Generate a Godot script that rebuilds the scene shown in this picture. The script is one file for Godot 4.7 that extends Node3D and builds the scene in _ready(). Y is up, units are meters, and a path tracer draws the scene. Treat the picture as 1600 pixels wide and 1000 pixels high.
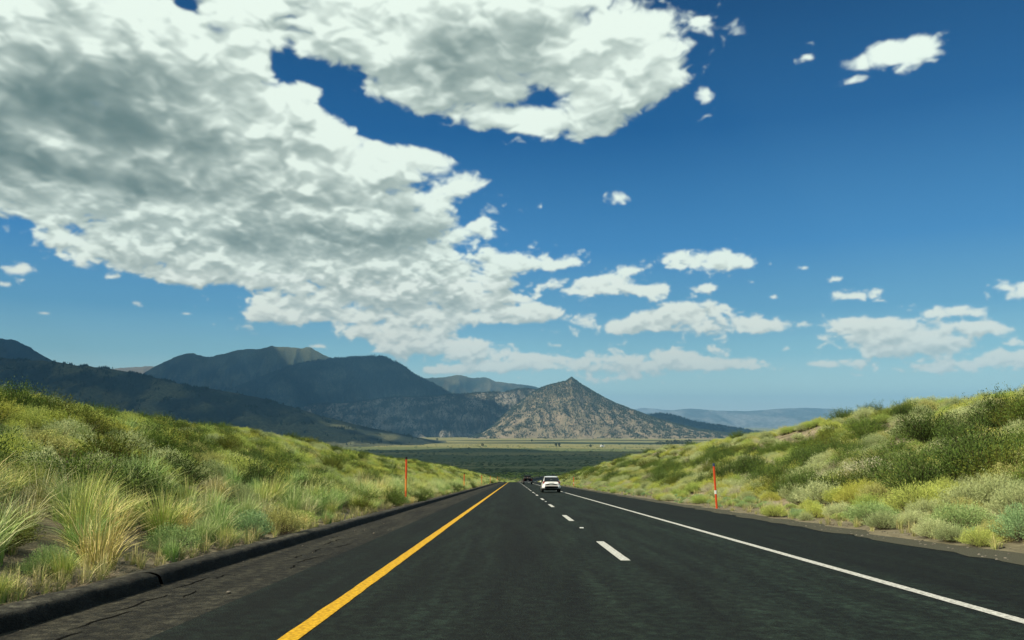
extends Node3D
# A two-lane road running downhill between two brushy cut banks into a broad valley with mountains beyond.
# World: camera near the origin looking along -z, y up, metres. "d" is distance ahead (-z), "lat" is metres right of the road's origin line.

const TO_SUN := Vector3(-0.62, 0.74, 0.27)
const SKY_W := 4096
const SKY_H := 2048
# cloud masses: azimuth, elevation, half width, half height (degrees), weight
const CLOUDS := [[-32.3, 21.6, 8.8, 5.4, 1.20], [-26.6, 23.8, 8.7, 4.4, 1.20], [-21.0, 24.4, 5.0, 4.2, 1.10], [-31.2, 16.9, 8.9, 4.1, 1.20], [-25.1, 18.7, 7.7, 4.3, 1.10], [-32.4, 13.7, 4.0, 1.5, 1.00], [-27.9, 14.7, 5.8, 2.0, 1.00], [-19.1, 19.4, 5.8, 3.3, 1.10], [-15.2, 18.6, 5.6, 3.3, 1.10], [-11.2, 17.6, 4.0, 2.6, 1.00], [-18.0, 14.5, 10.8, 3.4, 1.20], [-12.0, 14.1, 7.0, 3.0, 1.10], [-22.2, 15.0, 4.8, 2.5, 1.00], [-8.4, 13.6, 3.6, 1.5, 1.00], [-24.0, 11.9, 5.0, 1.6, 1.00], [-20.7, 10.1, 5.2, 1.3, 1.00], [-26.6, 11.1, 2.6, 1.1, 0.90], [-23.1, 9.4, 2.3, 0.7, 0.90], [-16.6, 11.2, 8.4, 2.4, 1.10], [-11.0, 11.5, 5.3, 2.0, 1.10], [-7.4, 9.8, 7.2, 1.8, 1.10], [-12.7, 8.3, 5.6, 1.4, 1.00], [-4.7, 10.7, 3.2, 1.2, 0.90], [-2.9, 8.5, 5.9, 1.4, 1.00], [1.2, 7.5, 3.6, 0.6, 1.12], [-6.5, 7.6, 7.2, 1.0, 1.22], [-16.5, 7.3, 2.5, 1.0, 1.12], [-4.8, 18.0, 2.8, 1.0, 0.75], [-3.6, 16.5, 2.1, 0.9, 0.75], [-7.6, 18.2, 2.3, 0.9, 0.75], [-14.2, 26.8, 4.0, 2.7, 1.00], [-14.9, 22.3, 1.5, 0.6, 0.60], [-12.3, 25.4, 1.8, 1.2, 0.70], [-7.2, 25.7, 5.1, 3.2, 1.10], [-2.0, 26.3, 9.4, 4.0, 1.20], [-4.9, 23.3, 5.1, 2.5, 1.10], [2.2, 26.3, 7.1, 3.6, 1.10], [7.4, 25.7, 5.1, 2.8, 1.00], [9.2, 23.2, 3.9, 2.1, 1.00], [6.0, 22.5, 4.2, 1.5, 0.90], [-3.0, 20.9, 3.3, 0.9, 0.80], [3.6, 20.6, 5.1, 1.0, 0.80], [5.9, 19.9, 2.3, 0.5, 0.70], [0.8, 21.1, 4.2, 0.8, 0.55], [13.9, 21.8, 1.2, 0.8, 0.65], [9.8, 27.1, 1.9, 0.5, 0.70], [-8.6, 23.2, 2.3, 1.6, 0.80], [12.9, 25.3, 0.9, 0.4, 0.50], [25.7, 23.0, 3.1, 1.1, 0.85], [23.9, 21.7, 0.9, 0.3, 0.60], [20.9, 23.7, 0.6, 0.5, 0.50], [27.1, 23.2, 1.7, 0.8, 0.80], [12.5, 11.2, 2.9, 0.9, 0.90], [14.7, 10.8, 1.7, 0.8, 0.85], [16.3, 10.7, 0.5, 0.4, 0.70], [13.7, 9.1, 1.1, 0.4, 0.85], [1.7, 11.1, 3.0, 0.7, 0.85], [4.4, 11.1, 1.4, 0.4, 0.60], [-0.6, 11.3, 1.4, 0.6, 0.70], [7.1, 9.3, 4.0, 0.6, 0.85], [8.9, 9.1, 2.2, 0.4, 0.80], [5.8, 10.0, 2.7, 0.5, 0.75], [8.3, 10.5, 0.9, 0.3, 0.60], [12.8, 6.7, 5.6, 0.8, 1.17], [10.2, 7.2, 2.6, 1.0, 1.12], [12.8, 7.7, 1.7, 0.8, 1.07], [17.5, 6.3, 2.5, 0.5, 1.02], [7.5, 6.4, 1.2, 0.5, 1.02], [7.5, 15.6, 0.7, 0.4, 0.50], [-2.3, 14.1, 0.6, 0.4, 0.70], [16.3, 9.5, 0.5, 0.2, 0.55], [17.8, 8.4, 0.4, 0.2, 0.50], [-9.1, 6.2, 3.1, 0.8, 1.12], [-6.5, 5.8, 4.5, 1.1, 1.12], [-3.7, 4.8, 3.6, 0.8, 1.02], [-8.2, 5.1, 1.8, 0.5, 0.97], [2.1, 4.2, 3.6, 0.6, 0.97], [6.6, 4.0, 6.2, 0.8, 1.02], [11.5, 4.4, 2.6, 0.7, 1.07], [14.4, 3.8, 3.0, 0.4, 0.92], [-2.8, 3.7, 2.7, 0.4, 0.92], [-5.1, 3.6, 1.8, 0.3, 0.92], [7.9, 3.1, 2.7, 0.4, 0.67], [24.9, 5.8, 3.7, 0.8, 1.17], [23.4, 6.2, 1.9, 0.7, 1.12], [27.1, 5.2, 2.5, 0.8, 1.07], [25.3, 4.7, 4.1, 0.8, 1.02], [21.8, 3.8, 2.3, 0.4, 0.97], [29.6, 5.8, 1.7, 0.4, 1.02], [28.6, 6.8, 2.0, 0.4, 1.12], [23.2, 8.2, 1.5, 0.5, 0.90], [22.0, 9.3, 0.7, 0.3, 0.75], [19.9, 10.2, 0.4, 0.2, 0.70], [32.1, 7.6, 1.1, 0.7, 0.90], [28.8, 3.5, 4.2, 0.6, 0.82], [31.2, 3.8, 1.7, 0.5, 0.87], [27.0, 3.3, 2.1, 0.3, 0.82], [30.9, 4.3, 0.4, 0.3, 0.82], [31.7, 4.7, 0.5, 0.3, 0.82], [-31.6, 9.2, 1.1, 0.5, 0.80], [-32.5, 8.2, 0.5, 0.2, 0.80], [-29.8, 11.3, 0.8, 0.5, 0.60], [-31.6, 11.5, 1.3, 0.4, 0.50], [-28.5, 9.7, 0.9, 0.4, 0.70], [-30.4, 12.1, 0.5, 0.3, 0.50], [-25.4, 7.6, 0.6, 0.2, 0.50], [-30.2, 6.6, 0.7, 0.1, 0.82], [-22.2, 7.1, 0.4, 0.1, 0.82], [-13.7, 5.2, 0.6, 0.2, 0.92], [-17.0, 23.5, 1.0, 1.3, -1.00], [-14.7, 23.2, 2.1, 1.1, -1.10], [-12.0, 21.4, 2.3, 1.1, -1.10], [-9.2, 20.1, 2.5, 1.1, -1.00], [-6.7, 19.7, 2.3, 0.9, -0.60], [-23.2, 26.4, 1.1, 0.5, -1.30], [-30.9, 11.8, 4.1, 0.6, -0.40], [-11.3, 23.4, 0.7, 1.2, -0.50], [2.0, 22.6, 1.2, 0.9, -0.60], [-0.6, 22.0, 1.4, 0.5, -0.50], [9.2, 24.0, 0.7, 0.4, -0.30], [-26.3, 12.3, 2.6, 0.6, -0.40], [-20.7, 8.6, 2.4, 0.4, -0.40], [-14.5, 9.6, 2.1, 0.3, -0.35], [-8.8, 11.8, 1.8, 0.4, -0.30], [0.8, 9.2, 2.7, 0.4, -0.40], [-10.9, 6.8, 2.6, 0.3, -0.30], [-4.8, 16.1, 2.3, 0.6, -0.40], [-28.5, 23.5, 1.5, 0.7, -0.15], [-2.0, 6.3, 2.7, 0.4, -0.30], [-13.8, 22.0, 1.8, 1.1, -0.50], [-10.4, 20.8, 2.0, 0.9, -0.40], [-16.3, 24.8, 0.9, 1.2, -0.60], [-8.9, 18.8, 1.4, 0.5, -0.30]]
# thicker, greyer bellies of the big clouds, same units
const CORES := [[-30.4, 20.5, 7.7, 2.6, 0.75], [-31.3, 17.7, 8.9, 2.2, 0.95], [-24.5, 21.5, 5.9, 1.5, 0.60], [-26.3, 18.9, 6.4, 1.7, 0.85], [-29.4, 15.5, 7.1, 1.2, 0.85], [-24.5, 15.3, 4.2, 1.2, 0.75], [-32.2, 16.0, 4.0, 1.5, 0.60], [-3.9, 24.6, 5.2, 2.7, 0.80], [0.8, 26.3, 3.3, 1.6, 0.45], [7.4, 24.7, 3.7, 1.6, 0.35], [-9.3, 14.2, 6.3, 1.8, 0.45], [-16.8, 15.5, 5.5, 1.2, 0.50], [-15.0, 13.0, 6.9, 1.3, 0.55], [-18.8, 11.9, 4.9, 0.9, 0.50], [-8.4, 12.9, 3.2, 1.0, 0.50], [-11.0, 10.6, 6.2, 0.8, 0.35], [-4.7, 8.5, 6.8, 0.6, 0.35], [-11.8, 7.9, 4.8, 0.5, 0.30], [25.3, 4.9, 4.4, 0.9, 0.35], [12.4, 6.4, 4.8, 0.4, 0.20], [7.0, 3.7, 5.3, 0.4, 0.20]]

const FAR_TREES := [
	[-736, 5600, 39.7, 26.5, "lone dark tree on the valley floor left of the road, largest there"],
	[-639, 5400, 17.0, 29.8, "low dark tree just right of the largest lone valley tree"],
	[-608, 6510, 20.5, 20.5, "small dark tree at the left end of the yellow meadow strip"],
	[-173, 4540, 17.9, 17.9, "dark tree on the valley floor above the yellow line end"],
	[136, 6260, 19.7, 14.8, "small dark tree in the yellow meadow below the cone hill"],
	[241, 4700, 22.2, 14.8, "left tree of the pair in the middle of the valley"],
	[259, 4700, 22.2, 11.1, "right tree of the pair in the middle of the valley"],
	[423, 4540, 17.9, 14.3, "lone dark tree right of the pair in the valley"],
	[508, 4700, 14.8, 11.1, "smaller tree next right of the lone valley tree"],
	[-1403, 9000, 35.4, 35.4, "dark tree on the left valley edge under the foothills"],
	[-1473, 9000, 28.3, 28.3, "small tree left of the one under the foothills"],
	[908, 5210, 20.5, 24.6, "tree in the dark row at the right of the valley, number one from the left"],
	[928, 5210, 24.6, 28.7, "tree in the dark row at the right of the valley, number two from the left"],
	[949, 5210, 20.5, 24.6, "tree in the dark row at the right of the valley, number three from the left"],
	[973, 5210, 28.7, 28.7, "tree in the dark row at the right of the valley, number four from the left"],
	[997, 5210, 24.6, 24.6, "tree in the dark row at the right of the valley, number five from the left"],
	[1022, 5210, 32.8, 28.7, "tree in the dark row at the right of the valley, number six from the left"],
	[1042, 5210, 28.7, 24.6, "tree in the dark row at the right of the valley, number seven from the left"],
	[1066, 5210, 24.6, 28.7, "tree in the dark row at the right of the valley, number eight from the left"],
	[1091, 5210, 28.7, 24.6, "tree in the dark row at the right of the valley, number nine from the left"],
	[1115, 5210, 32.8, 28.7, "tree in the dark row at the right of the valley, number ten from the left"],
]
const LANDMARKS := [
	# growth form, variant, tint, lat, d, height, girth, label
	["pale_brush", 0, 0, 14.7, 34.0, 1.35, 1.15, "big pale straw-coloured brush on the right bank, largest whitish shrub there"],
	["pale_brush", 1, 0, 16.1, 68.5, 1.2, 1.0, "pale whitish brush on the right bank just left of the banded stake"],
	["pale_brush", 0, 1, 14.4, 88.0, 1.1, 1.0, "small far whitish brush on the right bank left of the stake, farther one"],
	["cushion_shrub", 0, 2, -5.25, 16.6, 0.62, 0.62, "round bluish-green ball-shaped shrub hugging the left kerb"],
	["cushion_shrub", 1, 0, 9.75, 22.6, 0.62, 1.1, "wide soft green mound at the right road edge below the pale brush"],
	["cushion_shrub", 2, 2, 10.0, 16.2, 0.75, 0.8, "blue-green mound at the right picture edge beside the gravel shoulder"],
	["cushion_shrub", 0, 0, 10.2, 19.0, 0.7, 0.95, "soft green mound between the wide mound and the blue-green mound"],
	["bitterbrush", 0, 0, 12.9, 26.3, 1.75, 0.85, "tall dark green shrub low on the right bank, in front of the dark thicket"],
	["bitterbrush", 1, 0, 14.4, 25.8, 1.8, 0.9, "dark green shrub right of the tall one low on the right bank"],
	["bitterbrush", 2, 2, 16.6, 29.5, 1.9, 0.9, "blackish green shrub at the back of the thicket on the right bank"],
	["bitterbrush", 1, 2, 20.4, 40.5, 1.9, 1.0, "largest blackish round shrub standing out high on the right bank"],
	["bitterbrush", 0, 2, 22.2, 37.0, 1.8, 1.0, "dark shrub at the right edge of the picture, high on the bank"],
	["bitterbrush", 2, 1, 22.2, 52.0, 1.7, 0.9, "mid-green leafy shrub left of the blackish round one on the right bank"],
	["bitterbrush", 0, 1, 20.2, 56.0, 1.6, 0.9, "mid-green shrub in a row of dark shrubs high on the right bank, its left end"],
	["bitterbrush", 1, 0, 12.1, 36.8, 0.9, 1.0, "dark grey-green sprawling shrub low on the right bank right of the banded stake"],
	["bitterbrush", 2, 0, 16.8, 46.0, 1.3, 1.0, "dark green shrub behind the pale straw-coloured brush"],
	["rabbitbrush", 1, 1, 22.8, 96.0, 1.5, 1.0, "bright yellow bushy rabbitbrush on the right bank above the banded stake"],
	["sagebrush", 0, 1, 22.8, 40.6, 0.9, 1.5, "silvery-white flat sagebrush near the top of the right bank"],
	["sagebrush", 2, 1, 11.3, 30.5, 0.95, 1.0, "silvery sagebrush low on the right bank below the pale brush"],
	["rabbitbrush", 0, 0, 11.4, 23.3, 0.95, 1.1, "yellow-green rabbitbrush just behind the wide soft green mound"],
	["grass_clump", 3, 1, -5.42, 10.9, 0.95, 1.0, "straw-coloured fountain of grass by the kerb joint, fullest dry clump"],
	["grass_clump", 0, 0, -5.75, 8.7, 0.95, 1.1, "tall green grass clump at the left edge of the picture"],
	["grass_clump", 1, 0, -6.3, 9.9, 1.0, 1.1, "green grass clump behind the blue wrapper"],
	["grass_clump", 2, 1, -6.3, 12.2, 1.05, 1.1, "pale grass clump just behind the straw-coloured fountain of grass"],
	["grass_clump", 0, 1, -6.1, 14.4, 1.0, 1.1, "pale grass clump left of the round bluish-green shrub"],
	["cushion_shrub", 2, 0, -5.45, 13.3, 0.45, 0.9, "small green mound on the verge between the dry fountain and the round shrub"],
	["cushion_shrub", 1, 0, -5.5, 9.9, 0.4, 0.7, "small dull green mound by the verge left of the dry grass fountain"],
	["bitterbrush", 0, 2, -8.3, 20.0, 0.95, 1.1, "dark shrub on the left bank above the tall grass, middle of a dark patch"],
	["bitterbrush", 1, 0, -7.9, 16.5, 0.85, 1.2, "dark green shrub on the left bank behind the grass, nearest dark one"],
	["bitterbrush", 2, 3, -9.4, 19.0, 0.9, 1.3, "brownish dark shrub left of the dark patch on the left bank"],
	["bitterbrush", 0, 1, -10.1, 47.0, 1.3, 1.1, "dark green shrub on the left bank up the slope from the first stake"],
	["bitterbrush", 1, 1, -9.8, 36.4, 1.1, 1.2, "mid-green shrub in the dark row left of the first orange stake"],
	["bitterbrush", 2, 0, -7.9, 25.0, 1.0, 1.2, "dark shrub rising behind the tall grass, midway along the left bank"],
	["bitterbrush", 0, 3, -12.5, 18.5, 0.8, 1.3, "brownish shrub in a bare gap halfway up the left bank"],
]

var rng := RandomNumberGenerator.new()
var used := {}
var hill_noise := FastNoiseLite.new()
var rough_noise := FastNoiseLite.new()
var patch_noise := FastNoiseLite.new()
var sun_dir := TO_SUN.normalized()

# ---------------------------------------------------------------- helpers
func numbered(called: String) -> String:
	if not used.has(called):
		used[called] = 0
		return called
	used[called] += 1
	return "%s_%03d" % [called, used[called]]

func tag(o: Node, label := "", category := "", group := "", kind := "") -> Node:
	if label: o.set_meta("label", label)
	if category: o.set_meta("category", category)
	if group: o.set_meta("group", group)
	if kind: o.set_meta("kind", kind)
	return o

func put(called: String, mesh: Mesh, mat: Material, parent: Node = null) -> MeshInstance3D:
	var o := MeshInstance3D.new()
	o.mesh = mesh
	if mat: o.material_override = mat
	if parent == null:
		o.name = numbered(called)
		add_child(o, true)
	else:
		o.name = called
		parent.add_child(o, true)
	return o

func base(called: String, at := Vector3.ZERO, turn := 0.0) -> Node3D:
	var o := Node3D.new()
	o.name = numbered(called)
	o.position = at
	o.rotation.y = turn
	add_child(o, true)
	return o

func lin(r: float, g: float, b: float) -> Color:
	return Color(r, g, b).linear_to_srgb()

func mat(c: Color, rough := 0.8, spec := 0.5, metal := 0.0) -> StandardMaterial3D:
	var m := StandardMaterial3D.new()
	m.albedo_color = c.linear_to_srgb()
	m.roughness = rough
	m.metallic = metal
	m.metallic_specular = spec
	return m

func noise(seed_: int, freq: float, oct := 4, type := FastNoiseLite.TYPE_SIMPLEX_SMOOTH) -> FastNoiseLite:
	var n := FastNoiseLite.new()
	n.seed = seed_
	n.frequency = freq
	n.noise_type = type
	n.fractal_type = FastNoiseLite.FRACTAL_FBM
	n.fractal_octaves = oct
	return n

func noise_tex(seed_: int, freq: float, lo: Color, hi: Color, size := 512, oct := 5, as_normal := false, bump := 4.0, gain := 0.5) -> NoiseTexture2D:
	var t := NoiseTexture2D.new()
	t.width = size
	t.height = size
	t.seamless = true
	var src := noise(seed_, freq, oct)
	src.fractal_gain = gain
	t.noise = src
	t.as_normal_map = as_normal
	t.bump_strength = bump
	if not as_normal:
		var g := Gradient.new()
		g.set_color(0, lo)
		g.set_color(1, hi)
		t.color_ramp = g
	return t

func raw_mesh(v: PackedVector3Array, idx: PackedInt32Array, col := PackedColorArray(), uv := PackedVector2Array(), smooth := false) -> ArrayMesh:
	var a := []
	a.resize(Mesh.ARRAY_MAX)
	a[Mesh.ARRAY_VERTEX] = v
	a[Mesh.ARRAY_INDEX] = idx
	if col.size(): a[Mesh.ARRAY_COLOR] = col
	if uv.size(): a[Mesh.ARRAY_TEX_UV] = uv
	if smooth:
		var nn := PackedVector3Array()
		nn.resize(v.size())
		for k in range(0, idx.size(), 3):
			var n := (v[idx[k + 2]] - v[idx[k]]).cross(v[idx[k + 1]] - v[idx[k]])
			for j in 3:
				nn[idx[k + j]] += n
		for k in nn.size():
			nn[k] = nn[k].normalized()
		a[Mesh.ARRAY_NORMAL] = nn
	var m := ArrayMesh.new()
	m.add_surface_from_arrays(Mesh.PRIMITIVE_TRIANGLES, a)
	return m

# a grid of nx by ny points joined into quads (front faces upwards when x grows right and rows go away)
func grid_index(nx: int, ny: int) -> PackedInt32Array:
	var idx := PackedInt32Array()
	idx.resize((nx - 1) * (ny - 1) * 6)
	var k := 0
	for j in ny - 1:
		for i in nx - 1:
			var a := j * nx + i
			idx[k] = a; idx[k + 1] = a + nx; idx[k + 2] = a + 1
			idx[k + 3] = a + 1; idx[k + 4] = a + nx; idx[k + 5] = a + nx + 1
			k += 6
	return idx

# ---------------------------------------------------------------- the lie of the land
func road_y(d: float) -> float:
	if d < 280.0: return -0.067 * d
	if d < 420.0: return -18.76 - 0.078 * (d - 280.0)
	if d < 900.0: return -29.68 - 0.05 * (d - 420.0)
	return -53.68 - 96.0 * (1.0 - exp(-(d - 900.0) * 0.05 / 96.0))

func road_x(d: float) -> float:
	if d < 260.0: return 0.0
	if d < 900.0: return 0.000165 * (d - 260.0) * (d - 260.0)
	return 67.6 + 0.211 * (minf(d, 2600.0) - 900.0)

func bank(lat: float, d: float) -> float:
	var x := road_x(d) + lat
	var h := 0.0
	if lat < -4.75:
		var t := -lat - 4.75
		var full := 1.0 - 0.75 * smoothstep(300.0, 480.0, d)
		full *= 1.0 - smoothstep(480.0, 900.0, d)
		var up := smoothstep(0.3, 4.0, t) * 0.45 + 3.75 * pow(smoothstep(0.2, 19.0, t), 0.9)
		if t > 17.0: up -= (minf(t, 90.0) - 17.0) * 0.035
		h = 0.1 + up * full * (1.0 - smoothstep(60.0, 180.0, t))
		var k := smoothstep(0.8, 6.0, t) * (1.0 - smoothstep(300.0, 700.0, d) * 0.5)
		h += k * (hill_noise.get_noise_2d(x, d) * 0.75 + rough_noise.get_noise_2d(x, d) * 0.22)
		h += 0.05 * rough_noise.get_noise_2d(x * 3.0, d * 3.0)
	elif lat > 8.5:
		var t := lat - 8.5
		var full := 1.0 - 0.88 * smoothstep(190.0, 470.0, d)
		full *= 1.0 - smoothstep(500.0, 900.0, d)
		var up := 6.4 * pow(smoothstep(-1.0, 25.0, t), 1.1)
		up -= 6.4 * pow(smoothstep(-1.0, 25.0, 0.0), 1.1)
		if t > 24.0: up += (minf(t, 50.0) - 24.0) * 0.02
		h = up * full * (1.0 - smoothstep(70.0, 200.0, t))
		var k := smoothstep(1.0, 7.0, t) * (1.0 - smoothstep(300.0, 700.0, d) * 0.5)
		h += k * (hill_noise.get_noise_2d(x + 90.0, d) * 0.8 + rough_noise.get_noise_2d(x, d) * 0.25)
		h += 0.05 * rough_noise.get_noise_2d(x * 3.0, d * 3.0)
	else:
		h = -0.07
	return h

func ground_y(lat: float, d: float) -> float:
	var h := bank(lat, d)
	if d > 700.0:
		h += smoothstep(700.0, 2500.0, d) * 7.0 * hill_noise.get_noise_2d((road_x(d) + lat) * 0.02, d * 0.03)
	return road_y(d) + h

func on_ground(lat: float, d: float) -> Vector3:
	return Vector3(road_x(d) + lat, ground_y(lat, d), -d)

# ---------------------------------------------------------------- sky
func gradient_at(el: float) -> Vector3:
	# linear radiance of the clear air by elevation
	var keys := [[-90.0, 0.16, 0.17, 0.12], [-0.5, 0.20, 0.26, 0.24], [0.0, 0.86, 1.0, 0.84], [1.5, 0.72, 0.95, 0.82], [4.5, 0.31, 0.61, 0.70], [7.5, 0.14, 0.39, 0.60], [12.0, 0.056, 0.25, 0.53], [20.0, 0.015, 0.118, 0.32], [30.0, 0.006, 0.053, 0.165], [55.0, 0.005, 0.04, 0.145], [90.0, 0.005, 0.036, 0.13]]
	for k in keys.size() - 1:
		if el <= keys[k + 1][0]:
			var t: float = (el - keys[k][0]) / (keys[k + 1][0] - keys[k][0])
			return Vector3(keys[k][1], keys[k][2], keys[k][3]).lerp(Vector3(keys[k + 1][1], keys[k + 1][2], keys[k + 1][3]), t)
	return Vector3(0.006, 0.04, 0.14)

func to_byte(x: float) -> int:
	x = clampf(x, 0.0, 1.0)
	return int(255.0 * (12.92 * x if x <= 0.0031308 else 1.055 * pow(x, 1.0 / 2.4) - 0.055) + 0.5)

func sky_patch(az0: float, az1: float, el0: float, el1: float, w: int, h: int, masses: Array, cores: Array) -> Image:
	# rows run downwards from el1
	var cov := PackedFloat32Array(); cov.resize(w * h)
	var core := PackedFloat32Array(); core.resize(w * h)
	var sx := w / (az1 - az0)
	var sy := h / (el1 - el0)
	for pass_ in 2:
		for b in (masses if pass_ == 0 else cores):
			var x0 := maxi(0, int((b[0] - b[2] * 2.0 - az0) * sx))
			var x1 := mini(w - 1, int((b[0] + b[2] * 2.0 - az0) * sx))
			var y0 := maxi(0, int((el1 - b[1] - b[3] * 2.0) * sy))
			var y1 := mini(h - 1, int((el1 - b[1] + b[3] * 2.0) * sy))
			for j in range(y0, y1 + 1):
				var q: float = (el1 - (j + 0.5) / sy - b[1]) / b[3]
				if q < 0.0 and pass_ == 0: q *= 1.25
				q *= q
				for i in range(x0, x1 + 1):
					var p: float = (az0 + (i + 0.5) / sx - b[0]) / b[2]
					var e: float = b[4] * exp(-1.1 * (p * p + q))
					if pass_ == 0: cov[j * w + i] += e
					else: core[j * w + i] += e
	var n1 := noise(11, 0.80, 6)
	n1.fractal_gain = 0.53
	var n1s := noise(11, 0.80, 3)
	n1s.fractal_gain = 0.53
	var n2 := noise(12, 1.25, 5)
	n2.fractal_gain = 0.55
	var n2s := noise(12, 1.25, 3)
	n2s.fractal_gain = 0.5
	var n3 := noise(13, 0.8, 3)
	var f := PackedFloat32Array(); f.resize(w * h)
	var fs := PackedFloat32Array(); fs.resize(w * h)
	var us := PackedFloat32Array(); us.resize(w * h)
	var vs := PackedFloat32Array(); vs.resize(h)
	for j in h:
		var el := el1 - (j + 0.5) / sy
		var r := maxf(el, -2.0) + 7.0
		var v := 9.5 * log(r)
		vs[j] = v
		var lam := log(r / 7.0) / log(2.0)
		var k0 := floorf(lam)
		var tt := smoothstep(0.0, 1.0, lam - k0)
		var keep := 1.0 / sqrt(tt * tt + (1.0 - tt) * (1.0 - tt))
		for i in w:
			var at := j * w + i
			if cov[at] < 0.03:
				f[at] = -1.0
				fs[at] = -1.0
				continue
			var az := az0 + (i + 0.5) / sx
			us[at] = 5.2 * az / r
			var body := minf(cov[at], 1.0 + 0.22 * (cov[at] - 1.0)) - 0.43
			var big := 0.0
			var big_s := 0.0
			for q in 2:
				var share := tt if q == 1 else 1.0 - tt
				if share < 0.01: continue
				var s := 7.0 * pow(2.0, k0 + q)
				var u := 5.2 * az / s + 31.7 * (k0 + q)
				var y := 9.0 * el / s + 17.3 * (k0 + q)
				var wu := u + 0.20 * n3.get_noise_2d(u * 1.6 + 40.0, y * 1.6)
				var wv := y + 0.20 * n3.get_noise_2d(u * 1.6, y * 1.6 + 70.0)
				big += share * (0.84 * n1.get_noise_2d(wu, wv) + 0.95 * sqrt(0.008 + pow(n2.get_noise_2d(wu, wv), 2.0)))
				big_s += share * (0.84 * n1s.get_noise_2d(wu, wv) + 0.95 * sqrt(0.025 + pow(n2s.get_noise_2d(wu, wv), 2.0)))
			f[at] = body + keep * lerpf(big, big_s, 0.6 * smoothstep(0.45, 0.75, body)) - 0.235
			fs[at] = body + keep * big_s - 0.225
	var bytes := PackedByteArray(); bytes.resize(w * h * 3)
	for j in h:
		var el := el1 - (j + 0.5) / sy
		var air := gradient_at(el)
		var low := 1.0 - smoothstep(1.0, 13.0, el)
		var white := Vector3(0.88, 1.0, 0.90).lerp(Vector3(0.93, 0.92, 0.78), low)
		var grey := Vector3(0.12, 0.20, 0.195).lerp(Vector3(0.40, 0.50, 0.48), low)
		var step := maxi(1, int(sy * (0.28 + 0.030 * maxf(el, 0.0))))
		for i in w:
			var at := j * w + i
			var c := air
			if f[at] > -0.02:
				var up := fs[maxi(0, j - step) * w + i]
				var left := fs[j * w + maxi(0, i - step)]
				var up2 := fs[maxi(0, j - step * 3) * w + i]
				var tiny := clampf((f[at] - f[maxi(0, j - maxi(1, step / 4)) * w + i]) * 0.7, -0.2, 0.2) * (1.0 - 0.4 * smoothstep(0.15, 0.6, fs[at]))
				var relief := clampf((fs[at] - up) * 1.05 + (fs[at] - left) * 0.4, -0.5, 0.55)
				var relief2 := clampf((fs[at] - up2) * 0.6, -0.4, 0.4)
				var thick := smoothstep(0.15, 1.0, fs[at])
				var soft := n3.get_noise_2d(us[at] * 0.9 + 9.0, vs[j] * 0.9)
				var g := 0.05 + 0.24 * thick + core[at] * (0.2 + 0.8 * thick) * (0.85 + 0.9 * soft) - 0.65 * relief - 0.55 * relief2 - tiny
				g += 0.32 * soft
				g = maxf(g, 0.0)
				g = 1.0 - exp(-1.25 * g)
				var cc := white.lerp(grey, g)
				var al := smoothstep(-0.02, 0.44, f[at]) * (1.0 - 0.25 * low * low)
				c = air.lerp(cc, al)
			bytes[at * 3] = to_byte(c.x)
			bytes[at * 3 + 1] = to_byte(c.y)
			bytes[at * 3 + 2] = to_byte(c.z)
	return Image.create_from_data(w, h, false, Image.FORMAT_RGB8, bytes)

func make_sky() -> Sky:
	rng.seed = 77
	var masses := CLOUDS.duplicate()
	var cores := CORES.duplicate()
	for k in 190:   # the same sort of sky all round and overhead
		var az := rng.randf_range(-180.0, 180.0)
		var el := rad_to_deg(asin(rng.randf_range(0.03, 0.98)))
		var s := rng.randf_range(2.0, 8.0) * (0.25 + el / 40.0)
		s = minf(s, 11.0)
		if absf(az) < 46.0 and el < 36.0: continue
		if az > -10.0 and az < 95.0 and rng.randf() < 0.5: continue
		masses.append([az, el, s * 1.6 / maxf(0.25, cos(deg_to_rad(el))), s * 0.65, 1.0])
		if s > 5.0: cores.append([az, el - s * 0.1, s * 1.1 / maxf(0.25, cos(deg_to_rad(el))), s * 0.35, 0.6])
	var all := sky_patch(-180.0, 180.0, -90.0, 90.0, 720, 360, masses, cores)
	all.resize(SKY_W, SKY_H, Image.INTERPOLATE_CUBIC)
	var x0 := int(SKY_W * (180.0 - 40.0) / 360.0)
	var w := int(SKY_W * 80.0 / 360.0)
	var y0 := int(SKY_H * (90.0 - 36.0) / 180.0)
	var h := int(SKY_H * 38.0 / 180.0)
	var a0 := x0 * 360.0 / SKY_W - 180.0
	var e1 := 90.0 - y0 * 180.0 / SKY_H
	var fine := sky_patch(a0, a0 + w * 360.0 / SKY_W, e1 - h * 180.0 / SKY_H, e1, w, h, masses, cores)
	all.blit_rect(fine, Rect2i(0, 0, w, h), Vector2i(x0, y0))
	var m := PanoramaSkyMaterial.new()
	m.panorama = ImageTexture.create_from_image(all)
	var s := Sky.new()
	s.sky_material = m
	return s

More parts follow.
